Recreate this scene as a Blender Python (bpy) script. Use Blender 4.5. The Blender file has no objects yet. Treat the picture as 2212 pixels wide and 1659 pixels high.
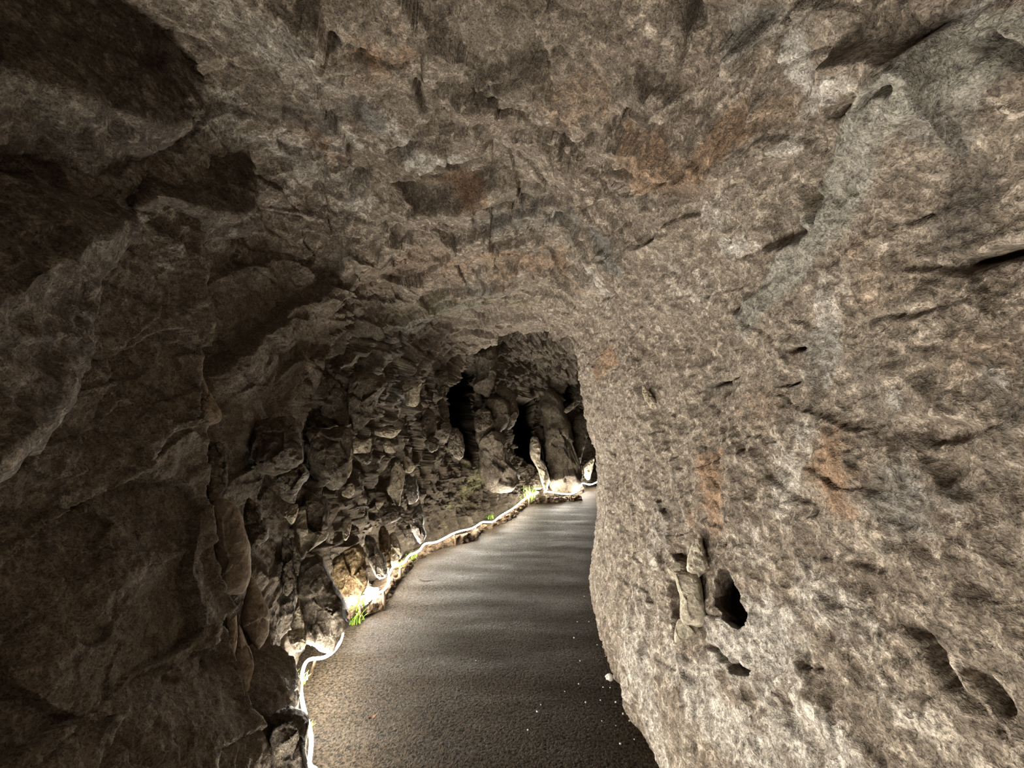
import bpy, bmesh, math, random
import numpy as np
from mathutils import Vector, Matrix

SC = bpy.context.scene
COL = SC.collection

# ---------------------------------------------------------------- camera, world, exposure
IMG_W, IMG_H, FPX = 2212.0, 1659.0, 831.0
CAM_Z = 1.5
PITCH = math.atan(70.0 / FPX)
cam_data = bpy.data.cameras.new('camera')
cam_data.sensor_width = 36.0
cam_data.lens = 36.0 * FPX / IMG_W
cam_data.clip_start = 0.02
cam = bpy.data.objects.new('camera', cam_data)
cam.location = (0, 0, CAM_Z)
cam.rotation_euler = (math.pi / 2 + PITCH, 0, 0)
COL.objects.link(cam)
SC.camera = cam

world = bpy.data.worlds.new('world')
SC.world = world
world.use_nodes = True
world.node_tree.nodes['Background'].inputs[0].default_value = (1.0, 0.86, 0.70, 1)
world.node_tree.nodes['Background'].inputs[1].default_value = 0.008

SC.view_settings.view_transform = 'Standard'
SC.view_settings.look = 'None'
SC.view_settings.exposure = 0.75
SC.view_settings.gamma = 1.0
SC.view_settings.use_curve_mapping = False
ROPE_POWER = 680.0
SC.cycles.max_bounces = 4
SC.cycles.diffuse_bounces = 3
SC.cycles.glossy_bounces = 2
SC.cycles.adaptive_threshold = 0.04

Q = 1.0          # mesh density

# ---------------------------------------------------------------- where a point of the place lies
_cp, _sp = math.cos(PITCH), math.sin(PITCH)

def ray(px, py):
    xc = (px - IMG_W / 2) / FPX
    yc = -(py - IMG_H / 2) / FPX
    return np.array([xc, _cp - yc * _sp, _sp + yc * _cp])

def at(px, py, d):
    """point seen at (px, py) whose distance ahead (world y) is d"""
    r = ray(px, py)
    return np.array([0, 0, CAM_Z]) + r * (d / r[1])

def onz(px, py, z=0.0):
    r = ray(px, py)
    return np.array([0, 0, CAM_Z]) + r * ((z - CAM_Z) / r[2])

def project(P):
    dx, dy, dz = P[..., 0], P[..., 1], P[..., 2] - CAM_Z
    depth = dy * _cp + dz * _sp
    up = -dy * _sp + dz * _cp
    depth = np.where(depth < 0.05, 1e9, depth)
    return IMG_W / 2 + dx / depth * FPX, IMG_H / 2 - up / depth * FPX

# ---------------------------------------------------------------- noise
_rng = np.random.RandomState(7)
_perm = np.concatenate([_rng.permutation(256)] * 3).astype(np.int32)
_grad = _rng.normal(size=(256, 3)).astype(np.float32)
_grad /= np.linalg.norm(_grad, axis=1, keepdims=True)
_rnd = _rng.rand(256, 4).astype(np.float32)

def perlin(P, seed=0):
    P = P.astype(np.float32) + np.float32(seed * 17.31)
    I = np.floor(P).astype(np.int32)
    f = P - I
    u = f * f * f * (f * (f * 6 - 15) + 10)
    I &= 255
    out = 0
    for cx in (0, 1):
        wx = u[:, 0] if cx else 1 - u[:, 0]
        hx = _perm[I[:, 0] + cx]
        for cy in (0, 1):
            wy = u[:, 1] if cy else 1 - u[:, 1]
            hy = _perm[(hx + I[:, 1] + cy) & 255]
            for cz in (0, 1):
                wz = u[:, 2] if cz else 1 - u[:, 2]
                g = _grad[_perm[(hy + I[:, 2] + cz) & 255]]
                dot = g[:, 0] * (f[:, 0] - cx) + g[:, 1] * (f[:, 1] - cy) + g[:, 2] * (f[:, 2] - cz)
                out = out + wx * wy * wz * dot
    return out * 1.5

def fbm(P, octaves=4, seed=0, gain=0.5, lac=2.03, ridged=False):
    a, s, tot = 1.0, 1.0, 0.0
    for k in range(octaves):
        n = perlin(P * s, seed + k * 3)
        if ridged:
            n = 1 - 2 * np.abs(n)
        tot = tot + a * n
        a *= gain
        s *= lac
    return tot

def facets(P, seed=0, tilt=0.5):
    """broken-rock relief: every Worley cell is a tilted plane; also returns distance to the cell edge"""
    P = P.astype(np.float32) + np.float32(seed * 5.77)
    I = np.floor(P).astype(np.int32)
    f1 = np.full(len(P), 9.0, np.float32)
    f2 = np.full(len(P), 9.0, np.float32)
    val = np.zeros(len(P), np.float32)
    for ox in (-1, 0, 1):
        for oy in (-1, 0, 1):
            for oz in (-1, 0, 1):
                J = I + np.array([ox, oy, oz], np.int32)
                h = _perm[(_perm[(_perm[J[:, 0] & 255] + J[:, 1]) & 255] + J[:, 2]) & 255]
                D = P - (J + _rnd[h][:, :3])
                d = D[:, 0] ** 2 + D[:, 1] ** 2 + D[:, 2] ** 2
                g = _grad[(h * 7 + 3) & 255]
                v = (_rnd[h][:, 3] - 0.5) + tilt * (g[:, 0] * D[:, 0] + g[:, 1] * D[:, 1] + g[:, 2] * D[:, 2]) * 2
                near = d < f1
                f2 = np.where(near, f1, np.minimum(f2, d))
                val = np.where(near, v, val)
                f1 = np.where(near, d, f1)
    return val, np.sqrt(f2) - np.sqrt(f1)

def sstep(a, b, x):
    t = np.clip((x - a) / (b - a), 0, 1)
    return t * t * (3 - 2 * t)

# ---------------------------------------------------------------- materials
def nd(nt, kind, **kw):
    n = nt.nodes.new(kind)
    for k, v in kw.items():
        if k == 'inp':
            for kk, vv in v.items():
                n.inputs[kk].default_value = vv
        else:
            setattr(n, k, v)
    return n

def mixcol(nt, fac, a, b, blend='MIX'):
    m = nd(nt, 'ShaderNodeMix', data_type='RGBA', blend_type=blend)
    L = nt.links
    for sock, v in ((m.inputs[0], fac), (m.inputs[6], a), (m.inputs[7], b)):
        if hasattr(v, 'is_linked'):
            L.new(v, sock)
        else:
            sock.default_value = v
    return m.outputs[2]

def ramp(nt, sock, p0, p1, v0=0.0, v1=1.0):
    m = nd(nt, 'ShaderNodeMapRange', inp={1: p0, 2: p1, 3: v0, 4: v1})
    nt.links.new(sock, m.inputs[0])
    return m.outputs[0]

def rock_material(name, c_lo, c_mid, c_hi, stains=False, grain=110.0, rough=0.85, bump=1.0, spec=0.25, scale=1.0, speck=1.0):
    m = bpy.data.materials.new(name)
    m.use_nodes = True
    nt = m.node_tree
    L = nt.links
    bs = nt.nodes['Principled BSDF']
    co = nd(nt, 'ShaderNodeTexCoord').outputs['Object']
    big = nd(nt, 'ShaderNodeTexNoise', inp={'Scale': 3.1 * scale, 'Detail': 5.0, 'Roughness': 0.62, 'Distortion': 0.6})
    L.new(co, big.inputs['Vector'])
    fine = nd(nt, 'ShaderNodeTexNoise', inp={'Scale': grain, 'Detail': 3.0, 'Roughness': 0.65, 'Distortion': 1.2})
    L.new(co, fine.inputs['Vector'])
    mid = nd(nt, 'ShaderNodeTexNoise', inp={'Scale': 24.0 * scale, 'Detail': 5.0, 'Roughness': 0.68, 'Distortion': 0.8})
    L.new(co, mid.inputs['Vector'])
    col = mixcol(nt, ramp(nt, big.outputs['Fac'], 0.36, 0.64), c_lo, c_mid)
    col = mixcol(nt, ramp(nt, mid.outputs['Fac'], 0.52, 0.72), col, c_hi)
    if stains:  # real stains, and light and shade painted in the same way
        for att, c in (('brown', (0.050, 0.0375, 0.025, 1)), ('rust', (0.205, 0.125, 0.075, 1)), ('lime_and_light', (0.42, 0.395, 0.36, 1)), ('stain_and_shade', (0.055, 0.048, 0.042, 1)),
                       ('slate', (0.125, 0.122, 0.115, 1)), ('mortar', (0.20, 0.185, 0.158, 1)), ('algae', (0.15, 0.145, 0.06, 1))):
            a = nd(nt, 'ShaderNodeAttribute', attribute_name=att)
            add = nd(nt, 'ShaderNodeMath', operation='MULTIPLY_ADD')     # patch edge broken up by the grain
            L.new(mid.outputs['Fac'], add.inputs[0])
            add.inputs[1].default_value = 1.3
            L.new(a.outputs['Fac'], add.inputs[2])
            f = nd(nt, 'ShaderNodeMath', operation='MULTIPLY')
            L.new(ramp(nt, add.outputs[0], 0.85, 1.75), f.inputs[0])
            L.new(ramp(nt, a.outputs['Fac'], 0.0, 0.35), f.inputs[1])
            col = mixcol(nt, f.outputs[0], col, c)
    sp = ramp(nt, fine.outputs['Fac'], 0.33, 0.70, 1 - 0.62 * speck, 1 + 0.85 * speck)
    comb = nd(nt, 'ShaderNodeCombineColor')
    for k in range(3):
        L.new(sp, comb.inputs[k])
    col = mixcol(nt, 1.0, col, comb.outputs[0], 'MULTIPLY')
    sp2 = ramp(nt, mid.outputs['Fac'], 0.34, 0.60, 0.55, 1.12)
    comb2 = nd(nt, 'ShaderNodeCombineColor')
    for k in range(3):
        L.new(sp2, comb2.inputs[k])
    col = mixcol(nt, 1.0, col, comb2.outputs[0], 'MULTIPLY')
    L.new(col, bs.inputs['Base Color'])
    bs.inputs['Roughness'].default_value = rough
    bs.inputs['Specular IOR Level'].default_value = spec
    b1 = nd(nt, 'ShaderNodeBump', inp={'Strength': 0.9 * bump, 'Distance': 0.012})
    L.new(mid.outputs['Fac'], b1.inputs['Height'])
    b2 = nd(nt, 'ShaderNodeBump', inp={'Strength': 0.9 * bump, 'Distance': 0.0045})
    L.new(fine.outputs['Fac'], b2.inputs['Height'])
    L.new(b1.outputs[0], b2.inputs['Normal'])
    L.new(b2.outputs[0], bs.inputs['Normal'])
    return m

def plain_material(name, c, rough=0.7, noise=40.0, var=0.4, spec=0.3):
    m = bpy.data.materials.new(name)
    m.use_nodes = True
    nt = m.node_tree
    bs = nt.nodes['Principled BSDF']
    co = nd(nt, 'ShaderNodeTexCoord').outputs['Object']
    n = nd(nt, 'ShaderNodeTexNoise', inp={'Scale': noise, 'Detail': 4.0, 'Roughness': 0.6})
    nt.links.new(co, n.inputs['Vector'])
    dark = tuple(x * (1 - var) for x in c[:3]) + (1,)
    lite = tuple(min(1, x * (1 + var)) for x in c[:3]) + (1,)
    nt.links.new(mixcol(nt, ramp(nt, n.outputs['Fac'], 0.3, 0.7), dark, lite), bs.inputs['Base Color'])
    bs.inputs['Roughness'].default_value = rough
    bs.inputs['Specular IOR Level'].default_value = spec
    b = nd(nt, 'ShaderNodeBump', inp={'Strength': 0.5, 'Distance': 0.003})
    nt.links.new(n.outputs['Fac'], b.inputs['Height'])
    nt.links.new(b.outputs[0], bs.inputs['Normal'])
    return m

M_CAVE = rock_material('cave_rock', (0.130, 0.102, 0.079, 1), (0.195, 0.161, 0.128, 1), (0.335, 0.287, 0.240, 1), stains=True)
M_ROCK = rock_material('loose_rock', (0.060, 0.045, 0.031, 1), (0.110, 0.086, 0.061, 1), (0.18, 0.15, 0.11, 1), grain=140, scale=1.6, spec=0.35, rough=0.7)
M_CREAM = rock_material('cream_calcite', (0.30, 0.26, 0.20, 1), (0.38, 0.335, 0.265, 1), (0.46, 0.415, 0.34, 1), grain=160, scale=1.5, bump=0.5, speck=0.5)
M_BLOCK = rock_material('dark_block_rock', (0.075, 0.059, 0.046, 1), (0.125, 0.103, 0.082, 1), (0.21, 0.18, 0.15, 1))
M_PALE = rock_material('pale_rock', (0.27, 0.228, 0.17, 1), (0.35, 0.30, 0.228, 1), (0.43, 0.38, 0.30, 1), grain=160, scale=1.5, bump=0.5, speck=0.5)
M_SMOOTH = rock_material('smooth_brown_rock', (0.20, 0.155, 0.117, 1), (0.25, 0.197, 0.15, 1), (0.30, 0.245, 0.19, 1), grain=160, scale=1.5, bump=0.3, speck=0.3)
M_WET = rock_material('wet_black_rock', (0.05, 0.04, 0.03, 1), (0.09, 0.07, 0.05, 1), (0.16, 0.13, 0.10, 1), grain=120, scale=2.0, rough=0.35, spec=0.6)
M_ORANGE = rock_material('ochre_rock', (0.13, 0.078, 0.036, 1), (0.19, 0.135, 0.07, 1), (0.26, 0.22, 0.14, 1), grain=140, scale=2.0)

def floor_material():
    m = bpy.data.materials.new('wet_concrete')
    m.use_nodes = True
    nt = m.node_tree
    L = nt.links
    bs = nt.nodes['Principled BSDF']
    co = nd(nt, 'ShaderNodeTexCoord').outputs['Object']
    big = nd(nt, 'ShaderNodeTexNoise', inp={'Scale': 1.7, 'Detail': 5.0, 'Roughness': 0.6})
    L.new(co, big.inputs['Vector'])
    fine = nd(nt, 'ShaderNodeTexNoise', inp={'Scale': 75.0, 'Detail': 3.0, 'Roughness': 0.6, 'Distortion': 0.6})
    L.new(co, fine.inputs['Vector'])
    col = mixcol(nt, ramp(nt, big.outputs['Fac'], 0.35, 0.65), (0.026, 0.019, 0.013, 1), (0.043, 0.032, 0.022, 1))
    sp = ramp(nt, fine.outputs['Fac'], 0.36, 0.64, 0.15, 1.85)
    comb = nd(nt, 'ShaderNodeCombineColor')
    for k in range(3):
        L.new(sp, comb.inputs[k])
    col = mixcol(nt, 1.0, col, comb.outputs[0], 'MULTIPLY')
    L.new(col, bs.inputs['Base Color'])
    mp = nd(nt, 'ShaderNodeMapping')                          # sheen of wet bands across the path
    mp.inputs['Scale'].default_value = (0.7, 3.2, 1.0)
    mp.inputs['Rotation'].default_value = (0, 0, 0.25)
    L.new(co, mp.inputs[0])
    wet = nd(nt, 'ShaderNodeTexNoise', inp={'Scale': 1.6, 'Detail': 4.0, 'Roughness': 0.6})
    L.new(mp.outputs[0], wet.inputs['Vector'])
    L.new(ramp(nt, wet.outputs['Fac'], 0.34, 0.66, 0.46, 0.74), bs.inputs['Roughness'])
    bs.inputs['Specular IOR Level'].default_value = 0.04
    b = nd(nt, 'ShaderNodeBump', inp={'Strength': 1.0, 'Distance': 0.009})
    L.new(fine.outputs['Fac'], b.inputs['Height'])
    L.new(b.outputs[0], bs.inputs['Normal'])
    return m

M_FLOOR = floor_material()

def emission(name, c, power):
    m = bpy.data.materials.new(name)
    m.use_nodes = True
    nt = m.node_tree
    nt.nodes.remove(nt.nodes['Principled BSDF'])
    e = nd(nt, 'ShaderNodeEmission', inp={'Color': c, 'Strength': power})
    nt.links.new(e.outputs[0], nt.nodes['Material Output'].inputs[0])
    return m

M_ROPE = emission('rope_light_glow', (1.0, 0.94, 0.815, 1), ROPE_POWER)
M_LOOP = emission('added_loop_glow', (1.0, 0.95, 0.86, 1), ROPE_POWER * 0.35)
M_ROPE_BACK = emission('rope_back_glow', (1.0, 0.95, 0.80, 1), ROPE_POWER * 0.10)
M_STAKE = plain_material('rusty_brown', (0.12, 0.075, 0.045), 0.7, 60)
M_GRASS = plain_material('grass_green', (0.20, 0.36, 0.045), 0.6, 30, 0.35)
M_LEAF = plain_material('dry_leaf', (0.06, 0.03, 0.016), 0.7, 80)
M_TWIG = plain_material('dark_twig', (0.07, 0.05, 0.035), 0.8, 90)
M_PEBBLE = plain_material('white_pebble', (0.55, 0.53, 0.48), 0.7, 60, 0.25)
M_EARTH = rock_material('brown_earth', (0.05, 0.03, 0.017, 1), (0.085, 0.053, 0.03, 1), (0.16, 0.12, 0.075, 1), grain=90, scale=2.5)

# ---------------------------------------------------------------- linking and tagging
def make_mesh(name, V, F, mat, smooth=True):
    me = bpy.data.meshes.new(name)
    V = np.ascontiguousarray(V, np.float32)
    F = np.ascontiguousarray(F, np.int32)
    k = F.shape[1]
    me.vertices.add(len(V))
    me.vertices.foreach_set('co', V.ravel())
    me.loops.add(F.size)
    me.loops.foreach_set('vertex_index', F.ravel())
    me.polygons.add(len(F))
    me.polygons.foreach_set('loop_start', np.arange(0, F.size, k, dtype=np.int32))
    me.polygons.foreach_set('loop_total', np.full(len(F), k, np.int32))
    me.update(calc_edges=True)
    if smooth:
        me.polygons.foreach_set('use_smooth', np.ones(len(F), bool))
    me.materials.append(mat)
    return me

def link(name, me, parent=None):
    o = bpy.data.objects.new(name, me)
    COL.objects.link(o)
    if parent is not None:
        o.parent = parent
    return o

def tag(o, label=None, category=None, group=None, kind=None):
    for k, v in (('label', label), ('category', category), ('group', group), ('kind', kind)):
        if v:
            o[k] = v
    return o

# ---------------------------------------------------------------- the tunnel: rings along the path
# each ring: left foot, right foot, offsets of the left / right wall away from the path at five heights, ceiling height
ZS = [-0.12, 0.25, 0.7, 1.2, 1.65]
RINGS = [
    # L            R             left offsets                     right offsets                    H     shoulder
    ((-1.05, -3.2), (0.95, -3.2), (.08, -.02, .15, .25, .25), (0, .0, .1, .15, .15), 2.75),
    ((-1.02, -1.5), (0.85, -1.5), (.08, -.02, .15, .25, .25), (0, .0, .1, .15, .15), 2.75),
    ((-0.97, 0.0), (0.78, 0.0), (.08, -.04, .16, .28, .30), (0, .0, .12, .2, .22), 2.74),
    ((-0.95, 0.8), (0.74, 0.8), (.08, -.05, .17, .30, .33), (0, .0, .12, .22, .26), 2.74),
    ((-0.95, 1.5), (0.69, 1.5), (.08, -.05, .17, .30, .34), (0, -.01, .11, .22, .27), 2.76),
    ((-1.12, 2.0), (0.62, 2.0), (.02, .0, .12, .2, .22), (0, -.01, .12, .24, .28), 2.78),
    ((-1.30, 2.6), (0.62, 2.6), (0, .04, .1, .12, .06), (0, .0, .10, .20, .18), 2.72),
    ((-1.30, 3.2), (0.67, 3.2), (0, .04, .1, .12, .05), (0, .0, .06, .10, .04), 2.62),
    ((-1.20, 3.8), (0.80, 3.7), (0, .04, .1, .10, .02), (0, .0, .04, .04, -.05), 2.54),
    ((-1.08, 4.3), (1.10, 4.05), (0, .04, .1, .10, .0), (0, .0, .04, .04, -.05), 2.54),
    ((-0.82, 4.8), (1.55, 4.3), (0, .04, .1, .10, .0), (0, .0, .06, .06, -.05), 2.53),
    ((-0.70, 5.0), (1.75, 4.42), (0, .06, .12, .16, .2), (0, .0, .06, .06, .0), 2.75),
    ((-0.42, 5.4), (2.15, 4.6), (0, .08, .14, .2, .3), (0, .0, .06, .06, .0), 3.05),
    ((0.00, 6.15), (2.7, 4.9), (0, .08, .16, .22, .3), (0, .0, .06, .06, .0), 3.05),
    ((0.50, 7.05), (3.4, 5.3), (0, .1, .2, .25, .3), (0, .0, .06, .06, .0), 2.75),
    ((1.25, 7.5), (4.0, 5.6), (0, .1, .2, .25, .25), (0, .0, .06, .06, .0), 2.6),
    ((1.75, 8.6), (4.4, 6.6), (0, .1, .15, .2, .2), (0, .0, .06, .06, .0), 2.5),
    ((2.6, 9.4), (4.8, 7.6), (0, .1, .15, .2, .2), (0, .0, .06, .06, .0), 2.4),
    ((3.4, 10.0), (5.2, 8.4), (0, .1, .15, .2, .2), (0, .0, .06, .06, .0), 2.3),
]

SQUARE = [1, 1, 1, 1, 1, .8, .35, .1, 0, 0, 0, 0, 0, 0, 0, 0, 0, 0, 0]

def ring_points(r, sq):
    L, R = np.array(r[0]), np.array(r[1])
    u = (R - L)
    wdt = np.linalg.norm(u)
    u = u / wdt
    H = r[4]
    pts = []
    for z, o in zip(ZS, r[2]):
        pts.append((*(L - u * o), z))
    eL, eR = r[2][-1], r[3][-1]
    def sh(a, z):
        p = L - u * eL + u * a * (wdt + eL + eR)
        return (*p, z)
    pts += [sh(0.06 - .06 * sq, 1.65 + 0.52 * (H - 1.65)), sh(0.20 - .17 * sq, 1.65 + (0.86 + .03 * sq) * (H - 1.65)), sh(0.36 - .18 * sq, 1.65 + (0.98 + .01 * sq) * (H - 1.65)), sh(0.52, H),
            sh(0.68, 1.65 + 0.97 * (H - 1.65)), sh(0.83, 1.65 + 0.84 * (H - 1.65)), sh(0.95, 1.65 + 0.5 * (H - 1.65))]
    for z, o in zip(ZS[::-1], r[3][::-1]):
        pts.append((*(R + u * o), z))
    return np.array(pts)

RP = np.array([ring_points(r, q) for r, q in zip(RINGS, SQUARE)])          # rings x profile x 3

def catmull(A, q):
    """values of A (n, ...) at fractional index q"""
    n = len(A)
    i = np.clip(np.floor(q).astype(int), 0, n - 2)
    f = (q - i).reshape((-1,) + (1,) * (A.ndim - 1))
    p0, p1, p2, p3 = A[np.clip(i - 1, 0, n - 1)], A[i], A[i + 1], A[np.clip(i + 2, 0, n - 1)]
    return 0.5 * (2 * p1 + (p2 - p0) * f + (2 * p0 - 5 * p1 + 4 * p2 - p3) * f ** 2 + (3 * p1 - p0 - 3 * p2 + p3) * f ** 3)

def shell_samples():
    # along the tunnel: dense where it is seen close to the lens
    mid = RP.mean(axis=1)
    q = np.linspace(0, len(RINGS) - 1, 4000)
    c = catmull(mid, q)
    seg = np.linalg.norm(np.diff(c, axis=0), axis=1)
    d = np.abs(c[:-1, 1])
    step = np.where(c[:-1, 1] < 0.5, 0.03, 2.6 / FPX * np.minimum(np.maximum(d, .6) ** 2, 1.15 * d)) / Q
    acc = np.concatenate([[0], np.cumsum(seg / step)])
    n = int(acc[-1])
    qs = np.interp(np.linspace(0, acc[-1], n), acc, q)
    # around the profile
    prof = RP[5]
    pq = np.linspace(0, prof.shape[0] - 1, 2000)
    pc = catmull(prof, pq)
    acc = np.concatenate([[0], np.cumsum(np.linalg.norm(np.diff(pc, axis=0), axis=1))])
    m = int(1300 * Q)
    ts = np.interp(np.linspace(0, acc[-1], m), acc, pq)
    return qs, ts

QS, TS = shell_samples()
_A = catmull(RP, QS)                                       # n x profile x 3
BASE = catmull(np.ascontiguousarray(_A.transpose(1, 0, 2)), TS).transpose(1, 0, 2)   # n x m x 3
NS, NT = BASE.shape[:2]
du = np.gradient(BASE, axis=0)
dv = np.gradient(BASE, axis=1)
NRM = np.cross(du, dv)
NRM /= np.linalg.norm(NRM, axis=2, keepdims=True) + 1e-9
# make the normals look into the tunnel
_mid = catmull(RP.mean(axis=1), QS)[:, None, :]
if np.mean(np.sum(NRM * (_mid - BASE), axis=2)) < 0:
    NRM = -NRM
PXY = np.stack(project(BASE), axis=-1)
print('shell', NS, NT)

P0 = BASE.reshape(-1, 3)
N0 = NRM.reshape(-1, 3)
PX0 = PXY.reshape(-1, 2)
TT = np.broadcast_to(TS[None, :], (NS, NT)).reshape(-1)
QQ = np.broadcast_to(QS[:, None], (NS, NT)).reshape(-1)
DIST = np.linalg.norm(P0 - np.array([0, 0, CAM_Z]), axis=1)
FACING = np.sum(N0 * (np.array([0, 0, CAM_Z]) - P0), axis=1) > 0
NTC = RP.shape[1] - 1                                     # last profile index
T_LEFT, T_RIGHT = 5.6, NTC - 5.6                           # where ceiling begins / ends

def anchor(px, py, far=None):
    """the spot on the bare tunnel surface seen at (px, py): nearest surface wins"""
    cand = SEEN
    d2 = (PXR[cand, 0] - px) ** 2 + (PXR[cand, 1] - py) ** 2
    cost = d2 + (DIST[cand] * 5) ** 2
    if far is not None:
        cost = cost + np.where(P0[cand, 1] < far, 1e9, 0)
    i = cand[int(np.argmin(cost))]
    return P0[i], N0[i]

def surface(px, py, far=None):
    """the finished rock surface seen at (px, py)"""
    p, n = anchor(px, py, far)
    i = int(np.argmin(((P0 - p) ** 2).sum(1)))
    return P0[i] + N0[i] * DISP[i]

DISP = np.zeros(len(P0), np.float64)
ATT = {k: np.zeros(len(P0), np.float32) for k in ('rust', 'lime_and_light', 'stain_and_shade', 'slate', 'mortar', 'algae', 'brown')}

def near_idx(pts, rad):
    pts = np.asarray(pts)
    lo, hi = pts.min(0) - rad, pts.max(0) + rad
    return np.nonzero(np.all((P0 > lo) & (P0 < hi), axis=1))[0]

WARP = None
def polydist(idx, pts, nrm, warp=0.02, wseed=5):
    """distance to a polyline lying on the rock and the side of it (+ = left of travel as seen from inside)"""
    P = P0[idx]
    if warp:
        P = P + warp * np.stack([perlin(P * 9, wseed), perlin(P * 9, wseed + 1), perlin(P * 9, wseed + 2)], axis=1)
    best = np.full(len(P), 1e9)
    side = np.zeros(len(P))
    par = np.zeros(len(P))
    tot = 0.0
    for k in range(len(pts) - 1):
        a, b = pts[k], pts[k + 1]
        ab = b - a
        ll = np.linalg.norm(ab)
        if ll < 1e-6:
            continue
        t = np.clip(((P - a) @ ab) / (ll * ll), 0, 1)
        v = P - a - t[:, None] * ab
        d = np.linalg.norm(v, axis=1)
        m = d < best
        s = np.cross(ab / ll, v) @ nrm[k]
        best = np.where(m, d, best)
        side = np.where(m, s, side)
        par = np.where(m, tot + t * ll, par)
        tot += ll
    return best, side, par / max(tot, 1e-6)

def anchors(line, far=None):
    pn = [anchor(x, y, far) for x, y in line]
    return np.array([p for p, n in pn]), np.array([n for p, n in pn])

def crack(line, width=0.012, depth=0.03, warp=0.02):
    pts, nr = anchors(line)
    idx = near_idx(pts, width * 4)
    d, s, par = polydist(idx, pts, nr, warp)
    fade = np.clip(np.minimum(par, 1 - par) * 6, 0.15, 1)
    DISP[idx] -= (2.2 if depth > 0 else 1.0) * depth * fade * np.exp(-(d / (width * (1.15 if depth > 0 else 1.0))) ** 2)

def ridge(line, width=0.03, height=0.03, warp=0.015):
    crack(line, width, -height, warp)

def ledge(line, height=0.05, run=0.15, side=1, warp=0.02, sharp=0.008):
    """one side of the line stands out by height and slopes back over run metres"""
    pts, nr = anchors(line)
    idx = near_idx(pts, run * 2.5)
    d, s, par = polydist(idx, pts, nr, warp)
    fade = sstep(0, 0.18, par) * sstep(0, 0.18, 1 - par)
    s = s * side
    h = np.where(s > 0, np.exp(-(d / run) ** 2), 1.0) * sstep(-sharp, sharp, s) * np.where(s < -sharp, 0, 1)
    DISP[idx] += 1.5 * height * h * fade

def hollow(px, py, rx, ry, depth, power=2.0, warp=0.02, far=None):
    """a dent or hole, rx and ry in metres across / up the wall"""
    p, n = anchor(px, py, far)
    e2 = np.array([0, 0, 1.0]) - n * n[2]
    e2 /= np.linalg.norm(e2) + 1e-9
    e1 = np.cross(e2, n)
    idx = near_idx([p], max(rx, ry) * 1.6)
    D = P0[idx] - p
    D = D + warp * np.stack([perlin(P0[idx] * 14, 31), perlin(P0[idx] * 14, 32), perlin(P0[idx] * 14, 33)], axis=1)
    r = np.sqrt((D @ e1 / rx) ** 2 + (D @ e2 / ry) ** 2)
    DISP[idx] -= depth * np.exp(-r ** (2 * power))

def lump(px, py, rx, ry, h, power=1.0, warp=0.02, far=None):
    hollow(px, py, rx, ry, -h, power, warp, far)

def in_poly(idx, pts, n):
    """signed membership of surface points in a polygon lying on the rock (seen along n): + inside, metres"""
    c = pts.mean(0)
    e2 = np.array([0, 0, 1.0]) - n * n[2]
    if np.linalg.norm(e2) < 0.2:
        e2 = np.array([0, 1.0, 0]) - n * n[1]
    e2 /= np.linalg.norm(e2)
    e1 = np.cross(e2, n)
    P = P0[idx] + 0.012 * np.stack([perlin(P0[idx] * 16, 41), perlin(P0[idx] * 16, 42), perlin(P0[idx] * 16, 43)], axis=1)
    x, y = (P - c) @ e1, (P - c) @ e2
    X, Y = (pts - c) @ e1, (pts - c) @ e2
    inside = np.zeros(len(idx), bool)
    dist = np.full(len(idx), 1e9)
    for k in range(len(pts)):
        x1, y1, x2, y2 = X[k - 1], Y[k - 1], X[k], Y[k]
        cond = ((y1 > y) != (y2 > y)) & (x < (x2 - x1) * (y - y1) / (y2 - y1 + 1e-12) + x1)
        inside ^= cond
        L2 = (x2 - x1) ** 2 + (y2 - y1) ** 2 + 1e-12
        t = np.clip(((x - x1) * (x2 - x1) + (y - y1) * (y2 - y1)) / L2, 0, 1)
        dist = np.minimum(dist, np.hypot(x - x1 - t * (x2 - x1), y - y1 - t * (y2 - y1)))
    return np.where(inside, dist, -dist)

DVEC = np.zeros_like(P0)

def hole(poly, depth, soft=0.02, far=None, inward=False):
    pts, nr = anchors(poly, far)
    n = nr.mean(0)
    n /= np.linalg.norm(n)
    idx = near_idx(pts, 0.1)
    d = in_poly(idx, pts, n)
    if inward:                       # a tunnel that runs on into the rock, away from the path
        v = pts.mean(0) - np.array([0, 0, CAM_Z + .25])
        v = v / np.linalg.norm(v) - 0.35 * n
        DVEC[idx] += depth * (sstep(0, soft, d) * (0.8 + .2 * sstep(0, .2, d)))[:, None] * v / np.linalg.norm(v)
    else:
        DISP[idx] -= depth * sstep(0, soft, d)

def patch(att, px, py, rpx, rpy, amount=1.0, ang=0.0):
    """a stain, or painted light and shade, with its own outline; its radii given as seen, turned into metres at that spot"""
    p, n = anchor(px, py)
    q1, _ = anchor(px + rpx, py)
    q2, _ = anchor(px, py + rpy)
    r1, r2 = max(np.linalg.norm(q1 - p), .02), max(np.linalg.norm(q2 - p), .02)
    r1, r2 = min(r1, 0.7), min(r2, 0.7)
    e1 = (q1 - p) / (np.linalg.norm(q1 - p) + 1e-9)
    e2 = (q2 - p) / (np.linalg.norm(q2 - p) + 1e-9)
    idx = near_idx([p], max(r1, r2) * 2.0)
    D = P0[idx] - p
    a, b = D @ e1 / r1, D @ e2 / r2
    if ang:
        a, b = a * math.cos(ang) + b * math.sin(ang), -a * math.sin(ang) + b * math.cos(ang)
    r = np.sqrt(a * a + b * b) + 0.75 * fbm(P0[idx] * 5, 4, 51, gain=.65)
    ATT[att][idx] = np.maximum(ATT[att][idx], 0.85 * amount * sstep(1.35, 0.35, r))

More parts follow.
